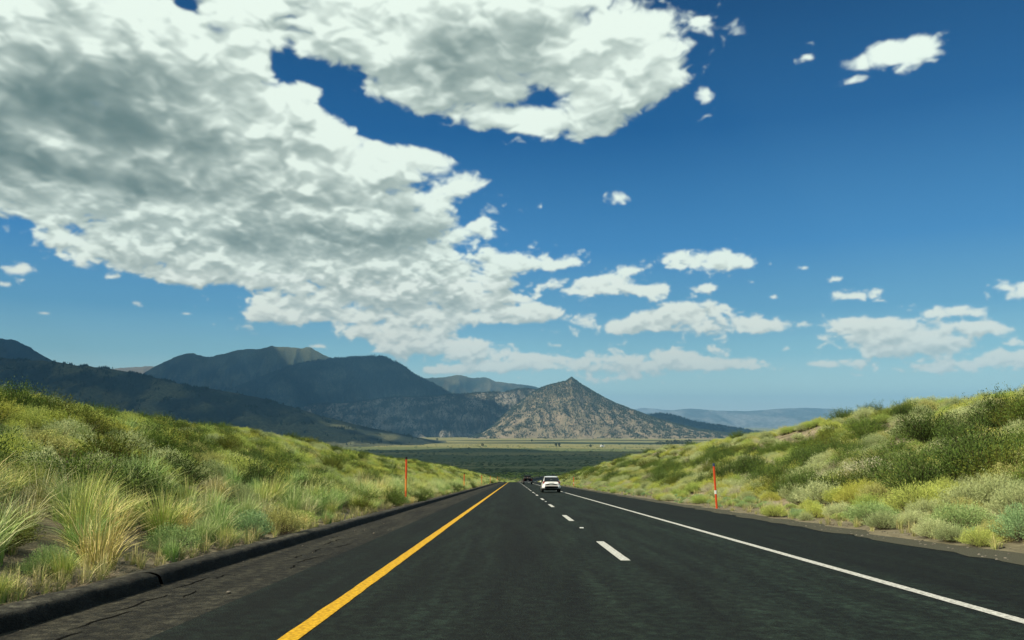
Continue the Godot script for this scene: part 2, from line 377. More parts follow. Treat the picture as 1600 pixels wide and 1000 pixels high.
# ---------------------------------------------------------------- ground and mountains
func make_ground() -> void:
	var rows: Array[float] = []
	var d := -40.0
	while d < 33500.0:
		rows.append(d)
		d += maxf(0.9, absf(d) * 0.018)
	var cols: Array[float] = []
	var x := -46.0
	while x <= 58.0:
		cols.append(x)
		x += 0.62
	var s := 0.75
	var l := -46.0
	var r := cols[-1]
	while r < 26000.0:
		s *= 1.10
		l -= s
		r += s
		cols.push_front(l)
		cols.append(r)
	var nx := cols.size()
	var v := PackedVector3Array(); v.resize(nx * rows.size())
	var c := PackedColorArray(); c.resize(v.size())
	var big := noise(31, 1.0 / 1500.0, 4)
	var mid := noise(32, 1.0 / 260.0, 4)
	var small := noise(33, 1.0 / 5.0, 4)
	var dirt := Vector3(0.36, 0.30, 0.20)
	var litter := Vector3(0.17, 0.15, 0.095)
	var grit := Vector3(0.20, 0.18, 0.12)
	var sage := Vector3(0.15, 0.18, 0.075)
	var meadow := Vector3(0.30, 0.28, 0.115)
	for j in rows.size():
		d = rows[j]
		for i in nx:
			var lat := cols[i]
			var p := on_ground(lat, d)
			v[j * nx + i] = p
			var k := smoothstep(-0.25, 0.35, small.get_noise_2d(p.x, d))
			var near := dirt.lerp(litter, clampf(k, 0.0, 1.0))
			near = near.lerp(grit, (1.0 - smoothstep(9.2, 11.2, absf(lat - 0.9) + small.get_noise_2d(d, p.x) * 1.2)) * 0.85)
			if d > 450.0:
				var f := smoothstep(450.0, 1000.0, d)
				var m := big.get_noise_2d(p.x * 0.30, d * 1.25) * 0.9 + mid.get_noise_2d(p.x * 0.25, d) * 0.35
				m += 0.55 * patch_noise.get_noise_2d(p.x * 0.8, d) * (1.0 - smoothstep(2500.0, 5000.0, d))
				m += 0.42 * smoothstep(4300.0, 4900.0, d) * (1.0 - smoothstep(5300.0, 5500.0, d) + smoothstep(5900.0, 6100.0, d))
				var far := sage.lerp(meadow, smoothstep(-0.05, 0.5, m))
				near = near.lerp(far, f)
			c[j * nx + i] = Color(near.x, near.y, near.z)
	var m := mat(Color(1, 1, 1), 0.95, 0.2)
	m.vertex_color_use_as_albedo = true
	m.albedo_texture = noise_tex(5, 0.02, Color(0.72, 0.72, 0.72), Color(1, 1, 1), 512, 6)
	m.uv1_triplanar = true
	m.uv1_world_triplanar = true
	m.uv1_scale = Vector3(0.37, 0.37, 0.37)
	m.normal_enabled = true
	m.normal_texture = noise_tex(6, 0.03, Color.BLACK, Color.WHITE, 512, 5, true, 6.0)
	m.normal_scale = 0.7
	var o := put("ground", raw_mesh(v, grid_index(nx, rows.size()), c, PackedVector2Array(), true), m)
	tag(o, "", "", "", "structure")

func profile_at(p: Array, x: float) -> float:
	# smooth curve through the ridge's measured heights
	if x <= p[0][0]: return p[0][1] - (p[0][0] - x) * 0.35
	var n := p.size()
	if x >= p[n - 1][0]: return p[n - 1][1] - (x - p[n - 1][0]) * 0.35
	for k in n - 1:
		if x <= p[k + 1][0]:
			var t: float = (x - p[k][0]) / float(p[k + 1][0] - p[k][0])
			var a: float = p[maxi(0, k - 1)][1]
			var b: float = p[mini(n - 1, k + 2)][1]
			var y := cubic_interpolate(p[k][1], p[k + 1][1], a, b, t)
			return lerpf(lerpf(p[k][1], p[k + 1][1], t), y, 0.5)
	return p[n - 1][1]

var ranges := {}

func range_height(r: Dictionary, x: float, v: float) -> float:
	# v runs from -1 (near foot) over 0 (crest) to 1 (far foot)
	var u := absf(v)
	var ridge: float = profile_at(r.profile, x + r.bend * u * u * r.depth * signf(-v))
	var rise := maxf(0.0, ridge - r.floor)
	var n: FastNoiseLite = r.noise
	var g := 4.0 * u * (1.0 - u)
	var spur := 1.0 - absf(n.get_noise_2d(x * 1.0, v * r.depth * r.along)) * 2.6
	var h := rise * pow(1.0 - u, r.power)
	h -= rise * r.cut * g * clampf(1.0 - spur, 0.0, 1.3) * 0.5
	h += rise * r.rough * r.fine.get_noise_2d(x, v * r.depth) * (0.25 + g)
	return r.floor + h - 14.0 * u

func make_range(called: String, label: String, prof: Array, dist: float, depth: float, seed_: int, look: Dictionary) -> Dictionary:
	var r := {"profile": prof, "floor": -152.0, "depth": depth, "dist": dist, "power": look.get("power", 1.25), "cut": look.get("cut", 0.5), "bend": look.get("bend", 0.15), "along": look.get("along", 0.35), "rough": look.get("rough", 0.055)}
	r.noise = noise(seed_, 1.0 / look.get("spur", 900.0), 4)
	r.fine = noise(seed_ + 1, 1.0 / 130.0, 5)
	var x0: float = prof[0][0] - 900.0
	var x1: float = prof[-1][0] + 900.0
	var nx: int = look.get("nx", 260)
	var nz: int = look.get("nz", 56)
	var v := PackedVector3Array(); v.resize(nx * nz)
	var c := PackedColorArray(); c.resize(nx * nz)
	var cover := noise(seed_ + 2, 1.0 / look.get("patch", 420.0), 5)
	cover.fractal_gain = 0.6
	var rock: Vector3 = look.rock
	var wood: Vector3 = look.wood
	var top: Vector3 = look.get("top", wood)
	for j in nz:
		var w := lerpf(-1.0, 0.75, j / float(nz - 1))
		w = signf(w) * pow(absf(w), 1.15)
		for i in nx:
			var x := lerpf(x0, x1, i / float(nx - 1))
			var h := range_height(r, x, w)
			v[j * nx + i] = Vector3(x, h, -(dist + w * depth))
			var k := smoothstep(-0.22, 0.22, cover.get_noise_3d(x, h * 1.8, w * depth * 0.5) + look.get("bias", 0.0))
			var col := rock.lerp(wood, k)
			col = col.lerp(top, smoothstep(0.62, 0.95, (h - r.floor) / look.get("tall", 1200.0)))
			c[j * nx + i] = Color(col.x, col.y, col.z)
	var m := mat(Color(1, 1, 1), 0.95, 0.15)
	m.vertex_color_use_as_albedo = true
	m.albedo_texture = speckle
	m.uv1_triplanar = true
	m.uv1_world_triplanar = true
	m.uv1_scale = Vector3.ONE / look.get("grain", 520.0)
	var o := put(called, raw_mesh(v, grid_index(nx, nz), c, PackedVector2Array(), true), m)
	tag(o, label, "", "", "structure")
	return r

var speckle: NoiseTexture2D

func fir_mesh(seed_: int) -> ArrayMesh:
	# a far conifer or juniper: ragged whorls on a stem, one metre tall
	rng.seed = seed_
	var v := PackedVector3Array()
	var c := PackedColorArray()
	var idx := PackedInt32Array()
	for tier in 4:
		var y := 0.08 + tier * 0.2
		var rad := 0.30 * (1.0 - tier * 0.2) * rng.randf_range(0.85, 1.15)
		var n := 6
		var first := v.size()
		v.append(Vector3(rng.randf_range(-0.03, 0.03), y + 0.36, rng.randf_range(-0.03, 0.03)))
		c.append(Color(0.9, 0.9, 0.9))
		for k in n:
			var a := TAU * k / n + rng.randf_range(-0.3, 0.3)
			var q := rad * rng.randf_range(0.6, 1.2)
			v.append(Vector3(cos(a) * q, y + rng.randf_range(-0.07, 0.07), sin(a) * q))
			c.append(Color(1, 1, 1) * rng.randf_range(0.7, 1.2))
		for k in n:
			idx.append_array(PackedInt32Array([first, first + 1 + (k + 1) % n, first + 1 + k]))
	return raw_mesh(v, idx, c)

func scatter(called: String, label: String, mesh: Mesh, m: Material, spots: Array, cols: Array) -> MultiMeshInstance3D:
	var mm := MultiMesh.new()
	mm.transform_format = MultiMesh.TRANSFORM_3D
	mm.use_colors = true
	mm.mesh = mesh
	mm.instance_count = spots.size()
	for k in spots.size():
		mm.set_instance_transform(k, spots[k])
		mm.set_instance_color(k, cols[k])
	var o := MultiMeshInstance3D.new()
	o.name = numbered(called)
	o.multimesh = mm
	o.material_override = m
	add_child(o, true)
	tag(o, label, "", "", "stuff")
	return o

func wood(called: String, label: String, r: Dictionary, n: int, seed_: int, tall: Vector2, low: float, high: float, thin: float, tint: Vector3) -> void:
	var spots := []
	var cols := []
	var clump := noise(seed_, 1.0 / 130.0, 4)
	clump.fractal_gain = 0.65
	rng.seed = seed_
	var x0: float = r.profile[0][0]
	var x1: float = r.profile[-1][0]
	var tries := 0
	while spots.size() < n and tries < n * 6:
		tries += 1
		var x := rng.randf_range(x0, x1)
		var w := -pow(rng.randf(), 1.2) * 0.97
		if rng.randf() < 0.06: w = -0.01
		var h := range_height(r, x, w)
		var t: float = (h - r.floor) / 500.0
		if h < r.floor + 4.0: continue
		var want := clump.get_noise_2d(x, w * r.depth * 0.6) * 1.0 + lerpf(low, high, clampf(t, 0.0, 1.0)) - thin * rng.randf()
		if want < 0.0: continue
		var s := rng.randf_range(tall.x, tall.y)
		var b := Basis(Vector3.UP, rng.randf() * TAU).scaled(Vector3(s * rng.randf_range(0.8, 1.5), s, s * rng.randf_range(0.8, 1.5)))
		spots.append(Transform3D(b, Vector3(x, h - s * 0.06, -(r.dist + w * r.depth))))
		var q := rng.randf_range(0.7, 1.35)
		cols.append(Color(tint.x * q, tint.y * q, tint.z * q))
	scatter(called, label, fir_mesh(seed_ + 3), leaf_far, spots, cols)

var leaf_far: StandardMaterial3D

func make_mountains() -> void:
	speckle = noise_tex(8, 0.035, Color(0.5, 0.5, 0.5), Color(1, 1, 1), 512, 6)
	leaf_far = mat(Color(1, 1, 1), 0.9, 0.1)
	leaf_far.vertex_color_use_as_albedo = true
	var pine := Vector3(0.024, 0.036, 0.030)
	var brush := Vector3(0.17, 0.18, 0.10)
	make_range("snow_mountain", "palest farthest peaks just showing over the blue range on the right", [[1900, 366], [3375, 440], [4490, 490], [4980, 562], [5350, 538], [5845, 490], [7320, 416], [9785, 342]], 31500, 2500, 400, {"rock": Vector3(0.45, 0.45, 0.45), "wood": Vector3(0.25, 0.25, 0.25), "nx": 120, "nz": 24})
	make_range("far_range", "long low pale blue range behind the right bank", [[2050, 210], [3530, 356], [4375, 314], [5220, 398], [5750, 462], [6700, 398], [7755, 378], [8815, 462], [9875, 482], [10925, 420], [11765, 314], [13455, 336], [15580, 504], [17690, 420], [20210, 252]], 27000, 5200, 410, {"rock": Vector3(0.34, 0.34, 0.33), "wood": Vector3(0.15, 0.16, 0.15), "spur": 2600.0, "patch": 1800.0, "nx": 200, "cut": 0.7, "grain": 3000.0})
	make_range("tan_ridge", "small tan ridge in the gap between the two left mountains", [[-8850, 874], [-8230, 1026], [-7725, 1076], [-7415, 1100], [-7100, 1114], [-6720, 1076], [-5955, 936], [-4815, 748]], 16000, 1800, 420, {"rock": Vector3(0.36, 0.28, 0.17), "wood": Vector3(0.25, 0.2, 0.13), "nx": 100, "nz": 24})
	make_range("mountain", "low blue mountain ridge behind the sharp cone, left of its summit", [[-2880, 218], [-2230, 546], [-1685, 754], [-1245, 776], [-970, 820], [-695, 776], [-505, 786], [-310, 710], [-35, 676], [295, 632], [625, 546], [1285, 326], [1935, 54]], 14000, 2200, 430, {"rock": Vector3(0.15, 0.14, 0.085), "wood": pine * 1.5, "top": Vector3(0.12, 0.13, 0.07), "tall": 1200.0})
	var c := make_range("mountain", "tallest many-topped mountain on the left with greenish bare upper slopes", [[-5885, 314], [-5450, 574], [-5145, 754], [-4925, 882], [-4660, 982], [-4570, 992], [-4340, 928], [-4205, 964], [-3845, 1046], [-3660, 1054], [-3480, 1082], [-3300, 1082], [-3070, 1064], [-2890, 1074], [-2750, 1000], [-2570, 900], [-2200, 674], [-1650, 358], [-1105, 44]], 11500, 2000, 440, {"rock": Vector3(0.16, 0.18, 0.12), "wood": pine * 1.4, "top": Vector3(0.15, 0.16, 0.085), "tall": 1330.0, "cut": 0.5, "spur": 600.0})
	make_range("mountain", "mountain at the far left edge beyond the dark left ridge", [[-9015, 744], [-7535, 932], [-6630, 894], [-6035, 984], [-5885, 978], [-5730, 916], [-5575, 826], [-5380, 722], [-5110, 594], [-4500, 444], [-3745, 280]], 9500, 2200, 450, {"rock": Vector3(0.12, 0.12, 0.08), "wood": pine * 1.5, "cut": 0.7})
	var dd := make_range("mountain", "dark blue rounded mountain in front of the tallest one", [[-4410, 80], [-3785, 302], [-3390, 478], [-2995, 638], [-2720, 734], [-2520, 774], [-2115, 814], [-1835, 838], [-1715, 838], [-1595, 806], [-1470, 758], [-1230, 598], [-905, 430], [-585, 254], [-185, 40], [135, -94]], 10200, 1250, 460, {"rock": Vector3(0.15, 0.17, 0.12), "wood": pine * 1.1, "bias": 0.12, "cut": 0.55})
	var hh := make_range("hill", "small dark wooded hill to the right of the cone", [[1125, -40], [1455, 40], [1660, 90], [1865, 122], [2030, 98], [2355, 8], [2845, -66], [3170, -122], [3495, -154]], 10500, 1000, 470, {"rock": Vector3(0.13, 0.12, 0.08), "wood": pine * 1.5, "bias": 0.1, "nx": 160})
	var b := make_range("ridge", "long dark ridge sloping down from the left edge to the valley", [[-5770, 528], [-4435, 492], [-3550, 448], [-3370, 438], [-3195, 430], [-3015, 398], [-2750, 368], [-2480, 314], [-2215, 254], [-1990, 222], [-1770, 178], [-1550, 118], [-1240, 26], [-885, -52], [-625, -104]], 5600, 1500, 480, {"rock": brush, "wood": pine * 1.8, "bias": -0.02, "power": 1.05, "cut": 0.45, "spur": 700.0})
	var f := make_range("foothill", "dark wooded foothills with pale rock patches left of the cone", [[-3250, -54], [-2775, 68], [-2500, 122], [-2090, 206], [-1815, 212], [-1540, 246], [-1265, 280], [-1055, 274], [-710, 302], [-295, 328], [-90, 336], [85, 370], [255, 356], [465, 288], [805, 136], [1215, -34]], 8800, 800, 490, {"rock": Vector3(0.42, 0.38, 0.31), "wood": Vector3(0.10, 0.105, 0.075), "patch": 200.0, "cut": 0.6, "spur": 420.0})
	var g := make_range("cone_hill", "pointed cone-shaped hill with dark trees over pinkish soil", [[-445, -142], [-280, -66], [-85, 98], [110, 248], [245, 340], [345, 380], [440, 406], [535, 426], [575, 452], [595, 466], [620, 446], [675, 406], [835, 308], [1035, 202], [1295, 104], [1490, 32], [1815, -52], [2210, -110], [2470, -142]], 8400, 950, 500, {"rock": Vector3(0.44, 0.36, 0.25), "wood": Vector3(0.33, 0.29, 0.19), "power": 1.1, "cut": 0.12, "spur": 300.0, "patch": 140.0, "nx": 300, "nz": 70, "grain": 120.0, "rough": 0.025})
	wood("cone_hill_trees", "dark pinyon trees scattered over the cone-shaped hill", g, 30000, 601, Vector2(6, 13), 0.22, 0.95, 0.9, Vector3(0.045, 0.06, 0.035))
	wood("foothill_trees", "dark trees covering the foothills", f, 26000, 602, Vector2(8, 16), 0.25, 0.6, 0.8, Vector3(0.04, 0.052, 0.033))
	wood("hill_trees", "dark trees on the small right hill", hh, 2500, 603, Vector2(12, 22), 0.3, 0.7, 0.6, Vector3(0.04, 0.052, 0.033))
	wood("ridge_trees", "dark tree belts along the left ridge", b, 12000, 604, Vector2(8, 17), -0.35, 0.05, 0.5, Vector3(0.035, 0.05, 0.03))
	wood("mountain_trees", "dark forest on the blue rounded mountain", dd, 20000, 605, Vector2(12, 24), 0.2, 0.6, 0.8, Vector3(0.035, 0.048, 0.03))
	wood("high_forest", "dark forest on the lower slopes of the tallest mountain", c, 14000, 606, Vector2(12, 24), 0.5, -0.5, 0.8, Vector3(0.035, 0.048, 0.03))

# ---------------------------------------------------------------- unseen clouds, added out of frame to shade the valley and the mountains
func make_shade_clouds() -> void:
	var white := mat(Color(0.85, 0.85, 0.85), 1.0, 0.1)
	var casts := [[Vector3(-900, -130, -2200), 2700, 1600], [Vector3(-4700, 100, -5600), 3000, 2700], [Vector3(-2300, 300, -9600), 1500, 900], [Vector3(-1150, 0, -8500), 950, 420],
		[Vector3(900, -145, -5650), 2600, 150], [Vector3(1500, -145, -6700), 1900, 170], [Vector3(2300, -50, -10200), 1300, 700], [Vector3(-5600, 500, -9900), 2300, 1500], [Vector3(-3900, 600, -11000), 900, 900], [Vector3(-2300, -140, -6300), 1300, 800]]
	var k := 0
	for q in casts:
		k += 1
		var at: Vector3 = q[0] + sun_dir * ((6500.0 - q[0].y) / sun_dir.y)
		var n := noise(700 + k, 0.9, 4)
		n.fractal_gain = 0.55
		var nu := 72
		var nv := 26
		var v := PackedVector3Array()
		for j in nv:
			var b := PI * j / (nv - 1)
			for i in nu + 1:
				var a := TAU * (i % nu) / nu
				var p := Vector3(sin(b) * cos(a), cos(b), sin(b) * sin(a))
				var s := 1.0 + 0.8 * n.get_noise_3dv(p * Vector3(q[1] / 900.0, 1.0, q[2] / 900.0))
				p *= s
				v.append(Vector3(p.x * q[1], p.y * 240.0 if p.y > 0.0 else p.y * 90.0, p.z * q[2]))
		var o := put("cloud", raw_mesh(v, grid_index(nu + 1, nv), PackedColorArray(), PackedVector2Array(), true), white)
		o.position = at
		tag(o, "", "", "", "structure")

# ---------------------------------------------------------------- the road
func strip(lats: Array, d0: float, d1: float, lift: float, cols: Array = [], wobble := 0.0) -> ArrayMesh:
	var v := PackedVector3Array()
	var c := PackedColorArray()
	var nn := 0
	var d := d0
	while true:
		for i in lats.size():
			var w := 0.0
			if wobble > 0.0 and (i == 0 or i == lats.size() - 1):
				w = rough_noise.get_noise_2d(d * 9.0, i * 77.0 + lats[i] * 30.0) * wobble
			v.append(Vector3(road_x(d) + lats[i] + w, road_y(d) + lift, -d))
			if cols.size(): c.append(cols[i])
		nn += 1
		if d >= d1 - 0.001: break
		d = minf(d1, d + maxf(0.35 if wobble > 0.0 else 1.0, d * 0.03))
	return raw_mesh(v, grid_index(lats.size(), nn), c, PackedVector2Array(), true)

func make_road() -> void:
	var asphalt := mat(Color(1, 1, 1), 0.86, 0.32)
	asphalt.vertex_color_use_as_albedo = true
	asphalt.albedo_texture = noise_tex(41, 0.02, Color(0.05, 0.05, 0.05), Color(1, 1, 1), 1024, 6, false, 4.0, 0.85)
	asphalt.uv1_triplanar = true
	asphalt.uv1_world_triplanar = true
	asphalt.uv1_scale = Vector3(0.21, 0.21, 0.21)
	asphalt.detail_uv_layer = BaseMaterial3D.DETAIL_UV_2
	asphalt.uv2_triplanar = true
	asphalt.uv2_world_triplanar = true
	asphalt.uv2_scale = Vector3(0.30, 0.30, 0.022)
	asphalt.normal_enabled = true
	asphalt.normal_texture = noise_tex(42, 0.2, Color.BLACK, Color.WHITE, 1024, 3, true, 5.0)
	asphalt.normal_scale = 0.6
	asphalt.detail_enabled = true
	asphalt.detail_albedo = noise_tex(43, 0.012, Color(0.5, 0.5, 0.5), Color(1, 1, 1), 512, 5)
	asphalt.detail_blend_mode = BaseMaterial3D.BLEND_MODE_MUL
	var a := func(k: float) -> Color: return Color(0.038 * k, 0.068 * k, 0.047 * k)
	var lats := [-3.02, -2.2, -1.84, -1.5, -0.95, -0.35, 0.1, 0.55, 1.0, 1.55, 1.9, 2.4, 3.2, 4.0, 4.5, 4.8, 5.3, 6.3, 7.2, 7.85]
	var wear := [0.85, 0.80, 0.9, 1.05, 1.2, 0.95, 0.62, 0.9, 1.25, 1.1, 1.15, 1.45, 1.1, 1.5, 1.35, 1.0, 0.80, 0.75, 0.72, 0.9]
	var cols := []
	for k in wear: cols.append(a.call(k))
	var road := put("road", strip(lats, -12.0, 1500.0, 0.0, cols), asphalt)
	tag(road, "", "", "", "structure")
	var old := asphalt.duplicate()
	var gl := [-4.5, -4.1, -3.7, -3.3, -3.0]
	var gc := [Color(0.17, 0.155, 0.10), Color(0.18, 0.168, 0.115), Color(0.16, 0.15, 0.105), Color(0.15, 0.145, 0.10), Color(0.14, 0.137, 0.098)]
	var gutter := put("gutter", strip(gl, -12.0, 420.0, -0.008, gc), old)
	tag(gutter, "", "", "", "structure")
	# cracks along the old asphalt
	var black := mat(Color(0.008, 0.008, 0.007), 1.0, 0.1)
	rng.seed = 50
	for k in 16:
		var d := 4.6 + k * 0.9 + rng.randf() * 0.5
		var lat := -4.15 + rng.randf() * 0.85
		var v := PackedVector3Array()
		var n := 9
		var run := rng.randf_range(0.5, 1.5)
		for j in n:
			var w := 0.014 * sin(PI * (j + 0.3) / n) + 0.002
			lat += rng.randf_range(-0.035, 0.045)
			var dd := d + run * j / n
			v.append(Vector3(lat - w, road_y(dd) - 0.003, -dd))
			v.append(Vector3(lat + w, road_y(dd) - 0.003, -dd))
		put("crack", raw_mesh(v, grid_index(2, n)), black, gutter)
	var gravel := mat(Color(0.135, 0.135, 0.10), 0.95, 0.15)
	gravel.albedo_texture = noise_tex(44, 0.09, Color(0.45, 0.45, 0.45), Color(1, 1, 1), 512, 4)
	gravel.uv1_triplanar = true
	gravel.uv1_world_triplanar = true
	gravel.uv1_scale = Vector3(0.9, 0.9, 0.9)
	tag(put("gravel_shoulder", strip([7.78, 8.2, 8.75, 9.1], -12.0, 900.0, 0.006, [], 0.30), gravel), "", "", "", "structure")
	# painted markings
	var white := mat(Color(0.86, 0.86, 0.81), 0.7, 0.3)
	white.albedo_texture = noise_tex(45, 0.03, Color(0.45, 0.45, 0.44), Color(1, 1, 1), 512, 6, false, 4.0, 0.7)
	white.uv1_triplanar = true
	white.uv1_world_triplanar = true
	var yellow := mat(Color(0.95, 0.57, 0.018), 0.7, 0.3)
	yellow.albedo_texture = noise_tex(46, 0.03, Color(0.5, 0.47, 0.45), Color(1, 1, 1), 512, 6, false, 4.0, 0.7)
	yellow.uv1_triplanar = true
	yellow.uv1_world_triplanar = true
	put("yellow_line", strip([-1.93, -1.845, -1.76], -12.0, 1400.0, 0.005, [], 0.012), yellow, road)
	put("edge_line", strip([4.62, 4.69, 4.77], -12.0, 1400.0, 0.005, [], 0.010), white, road)
	for k in 26:
		var d := 13.4 + 12.25 * (k - 1)
		put("lane_dash", strip([1.71, 1.79, 1.87], d, d + 4.0, 0.005, [], 0.008), white, road)
	var lens := mat(Color(0.8, 0.8, 0.75), 0.3, 0.6)
	for k in 7:
		var d := 22.0 + 24.5 * k
		var bm := BoxMesh.new()
		bm.size = Vector3(0.1, 0.018, 0.09)
		var o := put("road_reflector", bm, lens, road)
		o.position = Vector3(1.79, road_y(d) + 0.011, -d)
	# rounded asphalt kerb in two lengths with an open joint
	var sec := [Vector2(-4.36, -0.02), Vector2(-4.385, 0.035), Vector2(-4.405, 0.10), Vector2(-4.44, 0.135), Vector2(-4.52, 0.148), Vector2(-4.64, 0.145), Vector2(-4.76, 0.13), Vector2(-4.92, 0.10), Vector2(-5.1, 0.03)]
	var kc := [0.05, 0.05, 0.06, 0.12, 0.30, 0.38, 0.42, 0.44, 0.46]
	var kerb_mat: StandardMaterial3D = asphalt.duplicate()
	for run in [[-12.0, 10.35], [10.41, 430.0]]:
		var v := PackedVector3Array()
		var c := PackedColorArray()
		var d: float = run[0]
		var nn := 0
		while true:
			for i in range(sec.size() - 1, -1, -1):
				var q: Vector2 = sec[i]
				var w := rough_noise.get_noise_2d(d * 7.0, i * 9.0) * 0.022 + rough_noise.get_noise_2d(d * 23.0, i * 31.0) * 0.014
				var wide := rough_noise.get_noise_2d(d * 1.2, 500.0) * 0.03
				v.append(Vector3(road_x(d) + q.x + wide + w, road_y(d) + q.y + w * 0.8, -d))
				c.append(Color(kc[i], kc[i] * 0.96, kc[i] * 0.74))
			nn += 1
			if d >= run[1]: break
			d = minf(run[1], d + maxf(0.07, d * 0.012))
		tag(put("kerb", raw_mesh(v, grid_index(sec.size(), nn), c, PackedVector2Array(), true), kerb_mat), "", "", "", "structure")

# ---------------------------------------------------------------- plants
class Growth:
	var v := PackedVector3Array()
	var c := PackedColorArray()
	var idx := PackedInt32Array()
	func leaf(p: Vector3, dir: Vector3, side: Vector3, length: float, width: float, col: Color) -> void:
		var n := v.size()
		v.append(p); v.append(p + dir * length * 0.45 + side * width * 0.5); v.append(p + dir * length); v.append(p + dir * length * 0.45 - side * width * 0.5)
		for k in 4: c.append(col)
		idx.append_array(PackedInt32Array([n, n + 1, n + 2, n, n + 2, n + 3]))
	func blade(pts: Array, width: float, side: Vector3, col: Color, tip: Color) -> void:
		var n := v.size()
		var m := pts.size()
		for k in m:
			var t := k / float(m - 1)
			var w := width * 0.5 * (1.0 - t * t * 0.92)
			v.append(pts[k] - side * w); v.append(pts[k] + side * w)
			var q := col.lerp(tip, t)
			c.append(q); c.append(q)
		for k in m - 1:
			var a := n + k * 2
			idx.append_array(PackedInt32Array([a, a + 2, a + 1, a + 1, a + 2, a + 3]))

func away(d: Vector3) -> Vector3:
	var s := d.cross(Vector3(rng.randf_range(-1, 1), rng.randf_range(-1, 1), rng.randf_range(-1, 1)))
	return s.normalized() if s.length() > 0.001 else Vector3.RIGHT

# a rounded desert shrub: many stems from one foot, bent upwards, leafy over their outer part. One metre tall.
func shrub(seed_: int, stems: int, wide: float, leaves: int, leaf_len: float, leaf_wide: float, upright: float, from: float, col_a: Vector3, col_b: Vector3, bark: Vector3, lumps: float) -> Dictionary:
	rng.seed = seed_
	var n := noise(seed_, 1.3, 3)
	var wood_ := Growth.new()
	var fol := Growth.new()
	for k in stems:
		var az := rng.randf() * TAU
		var polar := acos(1.0 - rng.randf() * 0.74)
		var dir := Vector3(sin(polar) * cos(az) * wide * 1.12, cos(polar), sin(polar) * sin(az) * wide * 1.12)
		var reach := 0.94 + lumps * n.get_noise_3dv(dir * 1.6)
		reach *= 1.0 - 0.25 * pow(rng.randf(), 3.0)
		var tip := dir * reach
		tip.y = maxf(tip.y, 0.06)
		var foot := Vector3(rng.randf_range(-1, 1), 0, rng.randf_range(-1, 1)) * 0.10 * wide
		var mid := foot.lerp(tip, 0.55) + Vector3(0, -0.10 * upright, 0) + Vector3(rng.randf_range(-1, 1), rng.randf_range(-1, 1), rng.randf_range(-1, 1)) * 0.04
		var b := bark * rng.randf_range(0.75, 1.25)
		var bc := Color(b.x, b.y, b.z)
		if k % 2 == 0:
			wood_.blade([foot, mid, tip], 0.011, away(tip - foot), bc, bc)
		var tone := rng.randf()
		for j in leaves:
			var t := lerpf(from, 1.04, pow((j + rng.randf()) / leaves, 0.8))
			var p := foot.lerp(mid, t / 0.55) if t < 0.55 else mid.lerp(tip, (t - 0.55) / 0.45)
			var grow := (tip - mid).normalized()
			var ld := (grow * 0.9 + Vector3(0, upright * 0.6, 0) + Vector3(rng.randf_range(-1, 1), rng.randf_range(-1, 1), rng.randf_range(-1, 1)) * 0.75).normalized()
			p += Vector3(rng.randf_range(-1, 1), rng.randf_range(-1, 1), rng.randf_range(-1, 1)) * 0.035
			var cc := col_a.lerp(col_b, clampf(tone * 0.6 + rng.randf() * 0.4, 0, 1)) * rng.randf_range(0.85, 1.15)
			fol.leaf(p, ld, away(ld), leaf_len * rng.randf_range(0.7, 1.3), leaf_wide * rng.randf_range(0.7, 1.3), Color(cc.x, cc.y, cc.z))
	var all := Growth.new()
	all.v = wood_.v.duplicate(); all.c = wood_.c.duplicate(); all.idx = wood_.idx.duplicate()
	var off := all.v.size()
	all.v.append_array(fol.v); all.c.append_array(fol.c)
	for q in fol.idx: all.idx.append(q + off)
	return {"all": raw_mesh(all.v, all.idx, all.c), "stems": raw_mesh(wood_.v, wood_.idx, wood_.c), "foliage": raw_mesh(fol.v, fol.idx, fol.c)}

# a bunch of arching grass blades with some dry ones. One metre tall.
func bunch(seed_: int, blades: int, wide: float, width: float, green_a: Vector3, green_b: Vector3, dry: Vector3, dry_share: float, lean: Vector3) -> ArrayMesh:
	rng.seed = seed_
	var g := Growth.new()
	for k in blades:
		var az := rng.randf() * TAU
		var out := Vector3(cos(az), 0, sin(az))
		var foot := out * pow(rng.randf(), 0.6) * 0.16 * wide
		var tall := rng.randf_range(0.55, 1.08)
		var lay := pow(rng.randf(), 1.3) * 0.75 * wide
		var pts := []
		for j in 5:
			var t := j / 4.0
			pts.append(foot + out * lay * t * t * tall + lean * t * t * tall + Vector3(0, tall * (t - 0.42 * lay * t * t * t), 0))
		var col := green_a.lerp(green_b, rng.randf())
		var tip := col.lerp(dry, 0.45)
		if rng.randf() < dry_share:
			col = dry * rng.randf_range(0.7, 1.1)
			tip = dry * 1.15
		var side := out.cross(Vector3.UP).normalized().rotated(Vector3.UP, rng.randf_range(-1.2, 1.2))
		g.blade(pts, width * rng.randf_range(0.6, 1.3), side, Color(col.x, col.y, col.z), Color(tip.x, tip.y, tip.z))
	return raw_mesh(g.v, g.idx, g.c)

var kinds := {}
var tinted := {}

func leaf_mat(tint: Vector3) -> StandardMaterial3D:
	var key := "%.3f %.3f %.3f" % [tint.x, tint.y, tint.z]
	if not tinted.has(key):
		var m := mat(Color(tint.x, tint.y, tint.z), 0.75, 0.25)
		m.vertex_color_use_as_albedo = true
		m.cull_mode = BaseMaterial3D.CULL_DISABLED
		m.backlight_enabled = true
		m.backlight = Color(0.36, 0.36, 0.36)
		tinted[key] = m
	return tinted[key]

